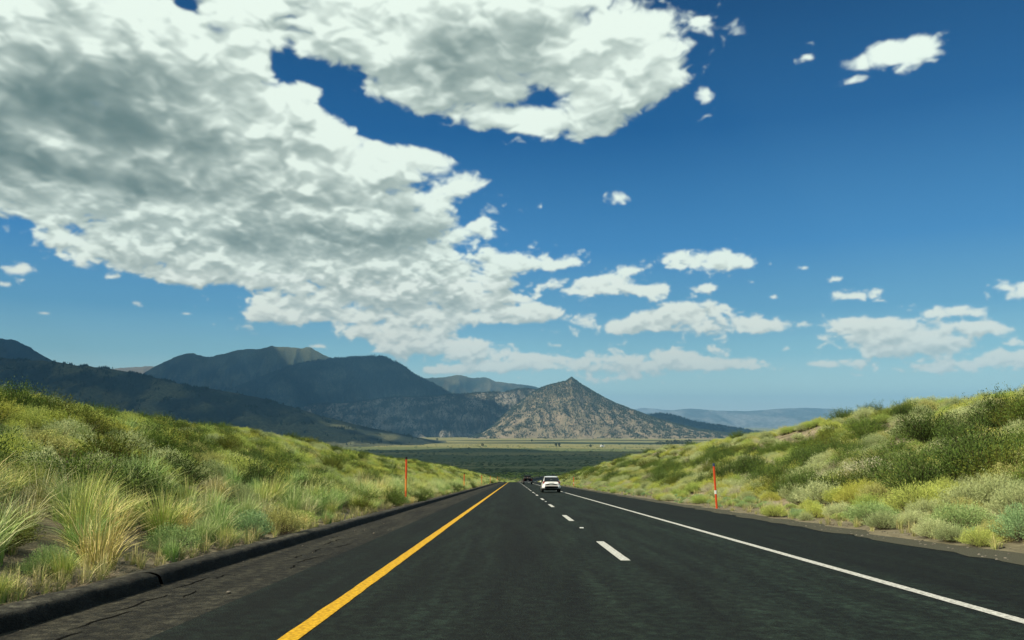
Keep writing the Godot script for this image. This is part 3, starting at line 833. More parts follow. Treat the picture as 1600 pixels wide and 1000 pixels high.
func grow_kinds() -> void:
	var bark := Vector3(0.11, 0.085, 0.06)
	var defs := [
		# name, variants, category, plural group, tints, words
		["sagebrush", "sagebrush", "sagebrush growing on the road banks", [Vector3(1, 1, 1), Vector3(1.2, 1.18, 1.25), Vector3(1.1, 0.98, 0.75), Vector3(0.78, 0.82, 0.8)], ["grey-green", "pale silvery", "tan-green", "dull olive"]],
		["rabbitbrush", "rabbitbrush", "yellow-green rabbitbrush on the road banks", [Vector3(1, 1, 1), Vector3(1.12, 1.1, 1.0), Vector3(0.82, 0.92, 0.9), Vector3(1.05, 0.95, 0.8)], ["yellow-green", "bright yellowish", "fresh green", "golden-green"]],
		["bitterbrush", "dark shrub", "dark green shrubs on the road banks", [Vector3(1, 1, 1), Vector3(1.35, 1.3, 1.1), Vector3(0.75, 0.75, 0.75), Vector3(1.5, 1.15, 0.9)], ["dark green", "mid-green", "blackish green", "brownish green"]],
		["pale_brush", "dry shrub", "pale dry shrubs on the road banks", [Vector3(1, 1, 1), Vector3(0.8, 0.78, 0.72)], ["pale straw", "greyish dry"]],
		["cushion_shrub", "low shrub", "low cushion shrubs along the foot of the banks", [Vector3(1, 1, 1), Vector3(1.2, 1.1, 0.8), Vector3(0.9, 1.0, 1.2)], ["soft green", "yellowish", "blue-green"]],
		["grass_clump", "grass", "tall grass clumps beside the kerb", [Vector3(1, 1, 1), Vector3(1.25, 1.12, 0.9), Vector3(0.8, 0.95, 0.8)], ["green", "straw-tipped", "deep green"]],
	]
	for q in defs:
		kinds[q[0]] = {"category": q[1], "group": q[2], "tints": q[3], "words": q[4], "spots": [], "mesh": []}
	for k in 4:
		kinds.sagebrush.mesh.append(shrub(810 + k, 760, 0.98, 15, 0.060, 0.013, 0.45, 0.60, Vector3(0.335, 0.395, 0.175), Vector3(0.50, 0.545, 0.25), bark, 0.40))
		kinds.rabbitbrush.mesh.append(shrub(820 + k, 800, 0.98, 15, 0.062, 0.012, 0.6, 0.60, Vector3(0.335, 0.415, 0.095), Vector3(0.55, 0.585, 0.155), bark, 0.36))
	for k in 3:
		kinds.bitterbrush.mesh.append(shrub(830 + k, 620, 0.9, 15, 0.052, 0.017, 0.4, 0.25, Vector3(0.055, 0.105, 0.022), Vector3(0.13, 0.185, 0.04), bark * 0.6, 0.6))
		kinds.cushion_shrub.mesh.append(shrub(840 + k, 700, 1.15, 14, 0.065, 0.016, 0.35, 0.6, Vector3(0.24, 0.36, 0.13), Vector3(0.35, 0.46, 0.17), bark, 0.22))
		kinds.grass_clump.mesh.append({"all": bunch(860 + k, 420, 1.2, 0.0095, Vector3(0.14, 0.29, 0.05), Vector3(0.31, 0.45, 0.10), Vector3(0.56, 0.57, 0.30), 0.24, Vector3(0.10, 0, 0.02))})
	kinds.grass_clump.mesh.append({"all": bunch(869, 260, 1.5, 0.011, Vector3(0.22, 0.28, 0.07), Vector3(0.40, 0.39, 0.12), Vector3(0.60, 0.56, 0.33), 0.5, Vector3(0.02, 0, 0.0))})
	for k in 2:
		kinds.pale_brush.mesh.append(shrub(850 + k, 900, 0.95, 6, 0.055, 0.011, 0.6, 0.6, Vector3(0.46, 0.45, 0.29), Vector3(0.56, 0.53, 0.37), Vector3(0.42, 0.38, 0.27), 0.34))

func where_words(lat: float, d: float) -> String:
	var t := -lat - 4.8 if lat < 0 else lat - 8.6
	var up := "at foot of" if t < 2.2 else ("low on" if t < 5.5 else ("halfway up" if t < 10.5 else ("high on" if t < 15.5 else "along crest of")))
	var deep := "closest to viewer" if d < 11.0 else ("well before first stake" if d < 20.0 else ("nearing first stake" if d < 28.0 else ("just before first stake" if d < 37.0 else ("just past first stake" if d < 50.0 else ("nearing second stake" if d < 80.0 else ("past second stake" if d < 130.0 else "far down road"))))))
	return "%s %s bank, %s" % [up, "left" if lat < 0 else "right", deep]

func plant(kind: String, variant: int, tint: int, lat: float, d: float, tall: float, girth: float, label := "", with_parts := false) -> Node3D:
	var q: Dictionary = kinds[kind]
	var m: Dictionary = q.mesh[variant % q.mesh.size()]
	var lm := leaf_mat(q.tints[tint % q.tints.size()])
	var o: Node3D
	if with_parts and m.has("foliage"):
		o = base(kind)
		put("foliage", m.foliage, lm, o)
		put("stems", m.stems, lm, o)
	else:
		o = put(kind, m.all, lm)
	var turn := fposmod(lat * 7.31 + d * 3.77, TAU)
	o.transform = Transform3D(Basis(Vector3.UP, turn).scaled(Vector3(tall * girth, tall, tall * girth)), on_ground(lat, d) - Vector3(0, 0.03 * tall, 0))
	tag(o, label, q.category, q.group)
	return o

func make_plants() -> void:
	grow_kinds()
	var taken := []
	for q in LANDMARKS:
		plant(q[0], q[1], q[2], q[3], q[4], q[5], q[6], q[7], true)
		taken.append(Vector3(q[3], q[4], q[5] * q[6] * 0.62))
	rng.seed = 4242
	var kind_noise := noise(91, 1.0 / 9.0, 3)
	var gap_noise := noise(92, 1.0 / 4.5, 3)
	var all := []
	for side in [-1, 1]:
		var d := 1.5
		while d < 900.0:
			var step := (0.72 if side < 0 else 0.84) + maxf(0.0, d - 60.0) * 0.004
			var lat := 5.05 if side < 0 else 8.95
			var stop := 30.0 if side < 0 else 46.0
			if d > 300.0: stop = 70.0
			while lat < stop:
				var l: float = (lat + rng.randf_range(-0.45, 0.45) * step) * side
				var dd := d + rng.randf_range(-0.5, 0.5) * step
				lat += step * rng.randf_range(0.85, 1.15)
				var r := [rng.randf(), rng.randf(), rng.randf(), rng.randf(), rng.randf()]
				var t: float = -l - 4.8 if side < 0 else l - 8.6
				if t < 0.12: continue
				var kn := kind_noise.get_noise_2d(l + side * 200.0, dd)
				var gn := gap_noise.get_noise_2d(l + side * 300.0, dd)
				var kind := "rabbitbrush"
				var tall := 0.0
				var girth := 1.0
				if side < 0:
					if t < 0.35 and r[0] < 0.5: continue
					if t < 3.4 - smoothstep(30.0, 110.0, dd) * 1.6 and r[0] < 0.93:
						kind = "grass_clump"
						tall = lerpf(0.55, 1.1, r[1]) * (0.45 + 0.55 * smoothstep(0.2, 1.1, t))
						girth = lerpf(0.8, 1.15, r[2])
						if r[3] < 0.10:
							kind = "cushion_shrub"; tall = 0.38
					elif r[0] < 0.13 and t < 9.0:
						kind = "grass_clump"; tall = lerpf(0.6, 1.0, r[1])
					elif kn * 0.6 + (r[0] - 0.5) * 1.0 > 0.36:
						kind = "bitterbrush"; tall = lerpf(0.5, 1.0, r[1])
					elif kn + (r[2] - 0.5) * 1.1 < -0.08:
						kind = "sagebrush"; tall = lerpf(0.36, 0.68, r[1])
					else: tall = lerpf(0.38, 0.78, r[1])
				else:
					if t < 0.9 and r[0] < 0.62: continue
					if t < 2.6 and r[0] < 0.75:
						kind = "cushion_shrub"; tall = lerpf(0.22, 0.5, r[1]); girth = lerpf(0.9, 1.25, r[2])
					elif t > 3.2 and kn * 0.5 + (r[0] - 0.5) * 1.0 + 0.10 * smoothstep(4.0, 9.0, t) * (1.0 - smoothstep(13.0, 17.0, t)) - 0.12 * smoothstep(13.0, 17.0, t) > 0.38:
						kind = "bitterbrush"; tall = lerpf(0.7, 1.5, r[1])
					elif r[3] < 0.05:
						kind = "pale_brush"; tall = lerpf(0.5, 0.9, r[1])
					elif r[3] < 0.11 and t < 9.0:
						kind = "grass_clump"; tall = lerpf(0.35, 0.7, r[1])
					elif kn + (r[2] - 0.5) * 1.2 < 0.08:
						kind = "sagebrush"; tall = lerpf(0.45, 0.95, r[1])
					else: tall = lerpf(0.45, 0.9, r[1])
					if t > 12.0 and gn > -0.12 - 0.012 * (t - 12.0) and r[4] < 0.92: continue
				if gn > 0.30 and r[4] < 0.8 and t > 1.5: continue
				if tall < 0.05: continue
				if side > 0: tall *= lerpf(0.55, 1.0, smoothstep(1.0, 4.5, t))
				girth *= lerpf(0.85, 1.15, r[4])
				tall *= 1.0 + maxf(0.0, d - 60.0) * 0.0012
				var clash := false
				if dd < 60.0:
					for q in taken:
						if Vector2(l - q.x, dd - q.y).length() < q.z: clash = true
				if clash: continue
				all.append([kind, int(r[2] * 97.0), int(r[3] * 89.0), l, dd, tall, girth])
			d += step
	var view := get_viewport_dir()
	for q in all:
		var p := on_ground(q[3], q[4])
		var rel := p - view.origin
		var z: float = rel.dot(-view.basis.z)
		var x: float = rel.dot(view.basis.x)
		var y: float = rel.dot(view.basis.y) + q[5]
		var seen := z > 1.0 and absf(x) < z * 0.66 + 0.5 and y > -z * 0.41
		kinds[q[0]].spots.append([q[5] * q[6] / maxf(z, 1.0) if seen else 0.0, q])
	for kind in kinds:
		var q: Dictionary = kinds[kind]
		q.spots.sort_custom(func(a, b): return a[0] > b[0])
		var n := 0
		var rest := []
		var most := 280
		var named := {}
		for s in q.spots:
			var p: Array = s[1]
			if n < most and s[0] > 0.007:
				n += 1
				var size_word := "low" if p[5] < 0.5 else ("mid-sized" if p[5] < 0.8 else "tall")
				var noun := {"sagebrush": "sagebrush", "rabbitbrush": "rabbitbrush", "bitterbrush": "leafy shrub", "pale_brush": "brush", "cushion_shrub": "cushion shrub", "grass_clump": "grass clump"}
				var label := "%s %s %s %s" % [size_word, q.words[p[2] % q.words.size()], noun[kind], where_words(p[3], p[4])]
				var o := plant(p[0], p[1], p[2], p[3], p[4], p[5], p[6], label, n <= 24)
				if not named.has(label): named[label] = []
				named[label].append([p[4], o])
			else: rest.append(p)
		var order := ["nearest", "second nearest", "third nearest", "fourth nearest", "fifth nearest", "sixth nearest", "seventh nearest", "eighth nearest", "ninth nearest", "tenth nearest", "eleventh nearest", "twelfth nearest", "thirteenth nearest", "fourteenth nearest", "fifteenth nearest", "sixteenth nearest", "seventeenth nearest", "eighteenth nearest", "nineteenth nearest", "twentieth nearest"]
		for label in named:
			var same: Array = named[label]
			if same.size() < 2: continue
			same.sort_custom(func(a, b): return a[0] < b[0])
			for k in same.size():
				same[k][1].set_meta("label", "%s, %s" % [label, order[mini(k, 19)]])
		# the many smaller ones, one mass for each growth form
		for variant in q.mesh.size():
			var spots := []
			var cols := []
			for p in rest:
				if p[1] % q.mesh.size() != variant: continue
				var turn := fposmod(p[3] * 7.31 + p[4] * 3.77, TAU)
				spots.append(Transform3D(Basis(Vector3.UP, turn).scaled(Vector3(p[5] * p[6], p[5], p[5] * p[6])), on_ground(p[3], p[4]) - Vector3(0, 0.03, 0)))
				var t: Vector3 = q.tints[p[2] % q.tints.size()]
				cols.append(Color(t.x, t.y, t.z))
			if spots.size():
				scatter(kind + "_cover", q.group + ", smaller and farther ones", q.mesh[variant].all, leaf_mat(Vector3(1, 1, 1)), spots, cols)
	# short grass, seedlings and dead twigs between the shrubs
	rng.seed = 5151
	var tuft := bunch(901, 46, 1.3, 0.022, Vector3(0.22, 0.30, 0.07), Vector3(0.36, 0.40, 0.11), Vector3(0.52, 0.46, 0.22), 0.4, Vector3.ZERO)
	var twig := shrub(902, 60, 1.3, 1, 0.12, 0.02, 0.2, 0.3, Vector3(0.30, 0.25, 0.17), Vector3(0.2, 0.16, 0.11), Vector3(0.22, 0.18, 0.13), 0.5)
	var a := []; var ac := []; var b := []; var bc := []
	for k in 13000:
		var side := -1 if rng.randf() < 0.45 else 1
		var d := 2.0 + 150.0 * pow(rng.randf(), 1.8)
		var t := 26.0 * pow(rng.randf(), 2.0)
		var lat := -4.95 - t if side < 0 else 8.85 + t
		if side > 0 and t < 0.8 and rng.randf() < 0.8: continue
		var q := rng.randf_range(0.75, 1.25)
		var s := rng.randf_range(0.12, 0.36)
		var tr := Transform3D(Basis(Vector3.UP, rng.randf() * TAU).scaled(Vector3(s, s, s)), on_ground(lat, d) - Vector3(0, 0.01, 0))
		if rng.randf() < 0.72: a.append(tr); ac.append(Color(q, q, q))
		else: b.append(tr); bc.append(Color(q, q, q))
	scatter("short_grass", "short dry grass between the shrubs on both banks", tuft, leaf_mat(Vector3(1, 1, 1)), a, ac)
	scatter("dead_twigs", "dead twigs and litter lying between the shrubs", twig.all, leaf_mat(Vector3(1, 1, 1)), b, bc)
	# pebbles along the road edges
	var peb := SphereMesh.new()
	peb.radius = 0.5; peb.height = 0.7; peb.radial_segments = 6; peb.rings = 3
	var pm := mat(Color(1, 1, 1), 0.9, 0.2)
	pm.vertex_color_use_as_albedo = true
	a = []; ac = []
	for k in 3500:
		var d := 3.0 + 60.0 * pow(rng.randf(), 1.7)
		var which := rng.randf()
		var lat := 7.8 + 1.9 * pow(rng.randf(), 0.8) if which < 0.6 else (-4.95 - 0.9 * rng.randf() if which < 0.985 else rng.randf_range(-4.3, -3.1))
		var s := 0.012 + 0.035 * pow(rng.randf(), 4.0)
		var y := road_y(d) if lat > -4.35 and lat < 8.6 else ground_y(lat, d)
		a.append(Transform3D(Basis(Vector3.UP, rng.randf() * TAU).scaled(Vector3(s * 1.4, s, s)), Vector3(road_x(d) + lat, y + s * 0.2, -d)))
		var q := rng.randf_range(0.07, 0.22)
		ac.append(Color(q, q * 0.9, q * 0.74))
	scatter("gravel", "loose gravel along the road edges", peb, pm, a, ac)
	# the sagebrush flat of the valley
	rng.seed = 6161
	a = []; ac = []
	var flat := noise(93, 1.0 / 350.0, 4)
	for k in 26000:
		var d := 480.0 * pow(5200.0 / 480.0, rng.randf())
		var x := rng.randf_range(-0.45, 0.5) * d
		if flat.get_noise_2d(x * 0.4, d) + 0.25 < rng.randf() * 0.5: continue
		var s := (0.9 + 2.6 * pow(rng.randf(), 3.0)) * (1.0 + d * 0.0004)
		var lat := x - road_x(d)
		if d < 1600.0 and absf(lat) < 9.0: continue
		a.append(Transform3D(Basis(Vector3.UP, rng.randf() * TAU).scaled(Vector3(s * 1.5, s * 0.8, s * 1.5)), Vector3(x, ground_y(lat, d) - 0.05, -d)))
		var q := rng.randf_range(0.6, 1.4)
		ac.append(Color(0.085 * q, 0.105 * q, 0.048 * q))
	var far_bush := SphereMesh.new()
	far_bush.radius = 0.6; far_bush.height = 1.1; far_bush.radial_segments = 7; far_bush.rings = 4
	scatter("valley_sagebrush", "dark sagebrush dotting the valley floor", far_bush, leaf_far, a, ac)

func get_viewport_dir() -> Transform3D:
	return eye.transform

var eye: Camera3D

# ---------------------------------------------------------------- stakes, vehicles, trees and farm buildings
func box(size: Vector3) -> BoxMesh:
	var b := BoxMesh.new()
	b.size = size
	return b

func make_stake(lat: float, d: float, tall: float, lean: Vector2, cap: Color, label: String, banded: bool) -> void:
	var o := base("marker_stake", on_ground(lat, d) - Vector3(0, 0.05, 0))
	o.rotation = Vector3(lean.y, 0.0, -lean.x)
	tag(o, label, "marker stake", "orange marker stakes along the road")
	var orange := mat(Color(0.68, 0.085, 0.022), 0.55, 0.4)
	var faded := mat(Color(0.76, 0.26, 0.05), 0.6, 0.4)
	var white := mat(Color(0.8, 0.8, 0.76), 0.4, 0.5)
	# a flexible curved blade
	var sh := func(y0: float, y1: float, w: float) -> ArrayMesh:
		var v := PackedVector3Array()
		var rings := 2
		for j in rings:
			var y: float = y0 if j == 0 else y1
			for i in 9:
				var a := TAU * (i % 8) / 8.0
				v.append(Vector3(cos(a) * w, y, sin(a) * w * 0.45))
		var idx := grid_index(9, 2)
		for i in range(1, 7): idx.append_array(PackedInt32Array([9, 9 + i, 9 + i + 1]))
		return raw_mesh(v, idx)
	put("post", sh.call(0.0, tall, 0.046), orange, o)
	if not banded: put("sleeve", sh.call(tall * 0.30, tall * 0.55, 0.0485), faded, o)
	put("cap", sh.call(tall - 0.11, tall + 0.015, 0.050), mat(cap, 0.5, 0.4), o)
	if banded:
		put("reflector_band", sh.call(tall * 0.34, tall * 0.42, 0.0515), white, o)

func rings_mesh(rings: Array, close := true) -> ArrayMesh:
	# skin over rings of equal length, flat caps at both ends
	var n: int = rings[0].size()
	var v := PackedVector3Array()
	for r in rings:
		for i in n + 1: v.append(r[i % n])
	var idx := grid_index(n + 1, rings.size())
	var m := raw_mesh(v, idx, PackedColorArray(), PackedVector2Array(), true)
	if close:
		var cv := PackedVector3Array()
		var ci := PackedInt32Array()
		for e in [0, rings.size() - 1]:
			var f := cv.size()
			for p in rings[e]: cv.append(p)
			for i in range(1, n - 1): ci.append_array(PackedInt32Array([f, f + i, f + i + 1]))
		var a := []
		a.resize(Mesh.ARRAY_MAX)
		a[Mesh.ARRAY_VERTEX] = cv
		a[Mesh.ARRAY_INDEX] = ci
		var nn := PackedVector3Array()
		for i in cv.size(): nn.append(Vector3(0, 0, 1 if i < n else -1))
		a[Mesh.ARRAY_NORMAL] = nn
		m.add_surface_from_arrays(Mesh.PRIMITIVE_TRIANGLES, a)
	return m

func section(z: float, hw: float, y0: float, y1: float, sq := 0.5, tuck := 0.0) -> PackedVector3Array:
	# a rounded cross-section of a body at z, narrower at its top by tuck
	var p := PackedVector3Array()
	for i in 20:
		var a := TAU * i / 20.0
		var x := signf(cos(a)) * pow(absf(cos(a)), sq) * hw
		var y := signf(sin(a)) * pow(absf(sin(a)), sq)
		var t := (y + 1.0) * 0.5
		p.append(Vector3(x * (1.0 - tuck * t), lerpf(y0, y1, t), z))
	return p

func wheel(o: Node3D, at: Vector3, r: float, w: float, rubber: Material, metal: Material) -> void:
	var t := TorusMesh.new()
	t.inner_radius = r * 0.58
	t.outer_radius = r
	t.rings = 24
	t.ring_segments = 10
	var wh := put("wheel", t, rubber, o)
	wh.position = at
	wh.rotation.z = PI / 2
	wh.scale = Vector3(1, w / (r * 0.42), 1)
	var c := CylinderMesh.new()
	c.top_radius = r * 0.62
	c.bottom_radius = r * 0.62
	c.height = w * 0.7
	c.radial_segments = 20
	put("rim", c, metal, wh)

func panel(pts: Array, m: Material, called: String, o: Node3D, thick := 0.012) -> MeshInstance3D:
	# a thin pane through four corners (given clockwise from outside), with thickness inwards
	var n: Vector3 = (pts[2] - pts[0]).cross(pts[1] - pts[0]).normalized()
	var v := PackedVector3Array()
	for p in pts: v.append(p + n * thick)
	for p in pts: v.append(p - n * thick)
	var idx := PackedInt32Array([0, 1, 2, 0, 2, 3, 4, 6, 5, 4, 7, 6])
	for k in 4:
		var j := (k + 1) % 4
		idx.append_array(PackedInt32Array([k, 4 + k, j, j, 4 + k, 4 + j]))
	return put(called, raw_mesh(v, idx), m, o)

func make_car(called: String, label: String, lat: float, d: float, paint: Color, turn := 0.0) -> void:
	var p := Vector3(road_x(d) + lat, road_y(d) + 0.005, -d)
	var o := base(called, p)
	var slope := atan((road_y(d + 2.0) - road_y(d - 2.0)) / 4.0)
	o.basis = Basis(Vector3.UP, turn) * Basis(Vector3.RIGHT, slope)
	tag(o, label, "car")
	var white := mat(paint, 0.3, 0.5)
	white.clearcoat_enabled = true
	white.clearcoat = 0.6
	white.clearcoat_roughness = 0.08
	var glass := mat(Color(0.008, 0.011, 0.013), 0.12, 0.3)
	var dark := mat(Color(0.012, 0.012, 0.012), 0.6, 0.3)
	var red := mat(Color(0.22, 0.06, 0.055), 0.25, 0.4)
	var rubber := mat(Color(0.012, 0.012, 0.012), 0.8, 0.2)
	var metal := mat(Color(0.45, 0.45, 0.45), 0.35, 0.5, 0.8)
	put("body", rings_mesh([section(2.24, 0.60, 0.46, 0.78, 0.55), section(2.20, 0.74, 0.38, 0.94, 0.5, 0.04), section(2.10, 0.83, 0.32, 1.00, 0.42, 0.08), section(1.75, 0.872, 0.27, 1.02, 0.36, 0.10), section(0.9, 0.873, 0.22, 0.99, 0.33, 0.09), section(-0.6, 0.873, 0.22, 0.93, 0.33, 0.08), section(-1.4, 0.86, 0.24, 0.88, 0.36, 0.1), section(-1.95, 0.80, 0.27, 0.74, 0.42, 0.12), section(-2.2, 0.62, 0.32, 0.62, 0.5, 0.1)]), white, o)
	put("roof", rings_mesh([section(2.13, 0.76, 0.86, 1.02, 0.5, 0.02), section(1.88, 0.775, 0.86, 1.19, 0.4, 0.12), section(1.45, 0.775, 0.86, 1.385, 0.38, 0.2), section(0.9, 0.78, 0.86, 1.465, 0.36, 0.24), section(0.2, 0.78, 0.86, 1.49, 0.36, 0.25), section(-0.35, 0.78, 0.86, 1.44, 0.36, 0.24), section(-0.95, 0.78, 0.84, 1.17, 0.4, 0.16), section(-1.4, 0.76, 0.8, 0.9, 0.5, 0.05)]), white, o)
	panel([Vector3(-0.60, 1.37, 1.525), Vector3(0.60, 1.37, 1.525), Vector3(0.67, 1.025, 2.155), Vector3(-0.67, 1.025, 2.155)], glass, "rear_window", o)
	panel([Vector3(-0.60, 1.43, 1.30), Vector3(0.60, 1.43, 1.30), Vector3(0.57, 1.385, 1.60), Vector3(-0.57, 1.385, 1.60)], white, "spoiler", o, 0.02)
	panel([Vector3(-0.60, 1.39, -0.48), Vector3(-0.70, 1.0, -1.22), Vector3(0.70, 1.0, -1.22), Vector3(0.60, 1.39, -0.48)], glass, "windscreen", o)
	for s in [-1.0, 1.0]:
		panel([Vector3(s * 0.63, 1.385, 0.22), Vector3(s * 0.63, 1.37, 1.1), Vector3(s * 0.762, 1.03, 1.45), Vector3(s * 0.762, 1.0, 0.22)], glass, "side_window", o, 0.02)
		panel([Vector3(s * 0.63, 1.37, -0.3), Vector3(s * 0.63, 1.385, 0.15), Vector3(s * 0.762, 1.0, 0.15), Vector3(s * 0.762, 0.98, -0.85)], glass, "side_window", o, 0.02)
		panel([Vector3(s * 0.60, 1.02, 2.165), Vector3(s * 0.76, 1.02, 2.095), Vector3(s * 0.80, 0.80, 2.125), Vector3(s * 0.66, 0.80, 2.20)], red, "taillight", o, 0.018)
		var mir := SphereMesh.new()
		mir.radius = 0.5; mir.height = 1.0; mir.radial_segments = 14; mir.rings = 8
		var mi := put("mirror", mir, white, o)
		mi.position = Vector3(s * 0.90, 0.98, -0.62)
		mi.scale = Vector3(0.15, 0.11, 0.10)
		var rf := put("reflector", box(Vector3(0.12, 0.04, 0.02)), red, o)
		rf.position = Vector3(s * 0.62, 0.48, 2.205)
		for z in [1.38, -1.32]: wheel(o, Vector3(s * 0.775, 0.315, z), 0.315, 0.2, rubber, metal)
	var pl := put("licence_plate", box(Vector3(0.32, 0.16, 0.015)), mat(Color(0.45, 0.48, 0.46), 0.5), o)
	pl.position = Vector3(0, 0.80, 2.236)
	var rc := put("plate_recess", box(Vector3(0.52, 0.20, 0.012)), mat(Color(0.48, 0.49, 0.48), 0.5), o)
	rc.position = Vector3(0, 0.80, 2.226)
	var bp := put("bumper", rings_mesh([section(2.285, 0.62, 0.40, 0.60, 0.4), section(2.24, 0.80, 0.36, 0.64, 0.4), section(1.95, 0.868, 0.33, 0.64, 0.4)]), white, o)
	bp.position = Vector3.ZERO
	var va := put("valance", rings_mesh([section(2.255, 0.56, 0.26, 0.40, 0.4), section(2.16, 0.74, 0.22, 0.40, 0.4), section(-2.0, 0.72, 0.19, 0.34, 0.4)]), dark, o)
	va.position = Vector3.ZERO

func make_truck(lat: float, d: float) -> void:
	var o := base("dark_truck", Vector3(road_x(d) + lat, road_y(d) + 0.005, -d))
	o.basis = Basis(Vector3.RIGHT, atan((road_y(d + 2.0) - road_y(d - 2.0)) / 4.0))
	tag(o, "black high-riding pickup ahead of the white car, loaded at the back", "truck")
	var paint := mat(Color(0.008, 0.008, 0.009), 0.5, 0.25)
	var glass := mat(Color(0.008, 0.009, 0.01), 0.2, 0.25)
	var rubber := mat(Color(0.012, 0.012, 0.012), 0.85, 0.2)
	var metal := mat(Color(0.2, 0.2, 0.2), 0.4, 0.5, 0.7)
	var red := mat(Color(0.12, 0.012, 0.01), 0.4, 0.3)
	put("body", rings_mesh([section(2.6, 0.90, 0.62, 1.18, 0.3), section(2.5, 0.95, 0.58, 1.2, 0.28), section(0.2, 0.97, 0.55, 1.2, 0.28), section(-2.0, 0.95, 0.55, 1.15, 0.3), section(-2.6, 0.85, 0.6, 1.0, 0.35)]), paint, o)
	put("cab", rings_mesh([section(0.75, 0.84, 1.1, 1.82, 0.3, 0.14), section(0.4, 0.86, 1.1, 1.88, 0.3, 0.16), section(-0.6, 0.86, 1.1, 1.86, 0.3, 0.16), section(-1.3, 0.86, 1.05, 1.2, 0.3, 0.05)]), paint, o)
	panel([Vector3(-0.62, 1.74, 0.775), Vector3(0.62, 1.74, 0.775), Vector3(0.70, 1.32, 0.775), Vector3(-0.70, 1.32, 0.775)], glass, "rear_window", o)
	put("bumper", box(Vector3(1.7, 0.16, 0.14)), metal, o).position = Vector3(0, 0.56, 2.68)
	var bundle_cloth := mat(Color(0.022, 0.02, 0.018), 0.8)
	rng.seed = 99
	for k in 3:
		var q := put("bundle", rings_mesh([section(-0.4, 0.2, 0.0, 0.36, 0.7), section(-0.2, 0.27, 0.0, 0.44, 0.6, 0.1), section(0.25, 0.25, 0.0, 0.42, 0.6, 0.15), section(0.45, 0.15, 0.05, 0.3, 0.7)]), bundle_cloth if k != 1 else mat(Color(0.05, 0.035, 0.028), 0.8), o)
		q.position = Vector3(-0.55 + k * 0.55, 1.12, 1.7 + rng.randf_range(-0.2, 0.2))
	put("licence_plate", box(Vector3(0.32, 0.16, 0.012)), mat(Color(0.10, 0.10, 0.10), 0.5), o).position = Vector3(0, 0.82, 2.612)
	for s in [-1.0, 1.0]:
		put("taillight", box(Vector3(0.12, 0.3, 0.05)), red, o).position = Vector3(s * 0.83, 0.98, 2.59)
		put("mirror", box(Vector3(0.2, 0.2, 0.08)), paint, o).position = Vector3(s * 1.05, 1.32, -0.7)
		for z in [1.65, -1.7]: wheel(o, Vector3(s * 0.84, 0.42, z), 0.42, 0.28, rubber, metal)

func make_tree(called: String, label: String, at: Vector3, tall: float, wide: float, seed_: int) -> void:
	var o := base(called, at)
	tag(o, label, "tree", "lone trees on the valley floor")
	rng.seed = seed_
	var n := noise(seed_, 1.1, 3)
	var rings := []
	for k in 5:
		var t := k / 4.0
		var ring := PackedVector3Array()
		for i in 7:
			var a := TAU * i / 7.0
			ring.append(Vector3(cos(a) * tall * 0.035 * (1.0 - 0.8 * t) + tall * 0.02 * sin(t * 3.0), tall * 0.7 * t, -sin(a) * tall * 0.035 * (1.0 - 0.8 * t)))
		rings.append(ring)
	put("trunk", rings_mesh(rings, false), mat(Color(0.07, 0.055, 0.04), 0.95, 0.1), o)
	var g := Growth.new()
	for k in 420:
		var p := Vector3(rng.randf_range(-1, 1), rng.randf_range(-1, 1), rng.randf_range(-1, 1))
		if p.length() > 1.0: continue
		var s := 0.8 + 0.55 * n.get_noise_3dv(p)
		p = p.normalized() * pow(p.length(), 0.5) * s
		var at2 := Vector3(p.x * wide * 0.5, tall * 0.58 + p.y * tall * 0.44, p.z * wide * 0.5)
		var dir := (p + Vector3(rng.randf_range(-1, 1), rng.randf_range(-0.5, 1), rng.randf_range(-1, 1))).normalized()
		var q := rng.randf_range(0.6, 1.4)
		g.leaf(at2, dir, away(dir), tall * 0.16, tall * 0.11, Color(0.035 * q, 0.052 * q, 0.026 * q))
	put("crown", raw_mesh(g.v, g.idx, g.c), leaf_far, o)

func make_building(at: Vector3, w: float, dpt: float, h: float, turn: float, label: String, wall: Color, roof: Color) -> void:
	var o := base("farm_building", at, turn)
	tag(o, label, "building", "pale farm buildings on the valley floor")
	var b := put("wall", box(Vector3(w, h, dpt)), mat(wall, 0.8), o)
	b.position.y = h * 0.5
	var v := PackedVector3Array([Vector3(-w * 0.53, h, dpt * 0.56), Vector3(w * 0.53, h, dpt * 0.56), Vector3(w * 0.53, h + dpt * 0.3, 0), Vector3(-w * 0.53, h + dpt * 0.3, 0), Vector3(w * 0.53, h, -dpt * 0.56), Vector3(-w * 0.53, h, -dpt * 0.56)])
	put("roof", raw_mesh(v, PackedInt32Array([0, 3, 2, 0, 2, 1, 4, 2, 3, 4, 3, 5, 0, 5, 3, 1, 2, 4, 0, 1, 4, 0, 4, 5])), mat(roof, 0.5), o)
	var dk := mat(Color(0.03, 0.03, 0.03), 0.3)
	put("door", box(Vector3(w * 0.12, h * 0.6, 0.3)), dk, o).position = Vector3(0, h * 0.3, dpt * 0.5)
	for s in [-1, 1]: put("window", box(Vector3(w * 0.1, h * 0.25, 0.3)), dk, o).position = Vector3(s * w * 0.3, h * 0.55, dpt * 0.5)

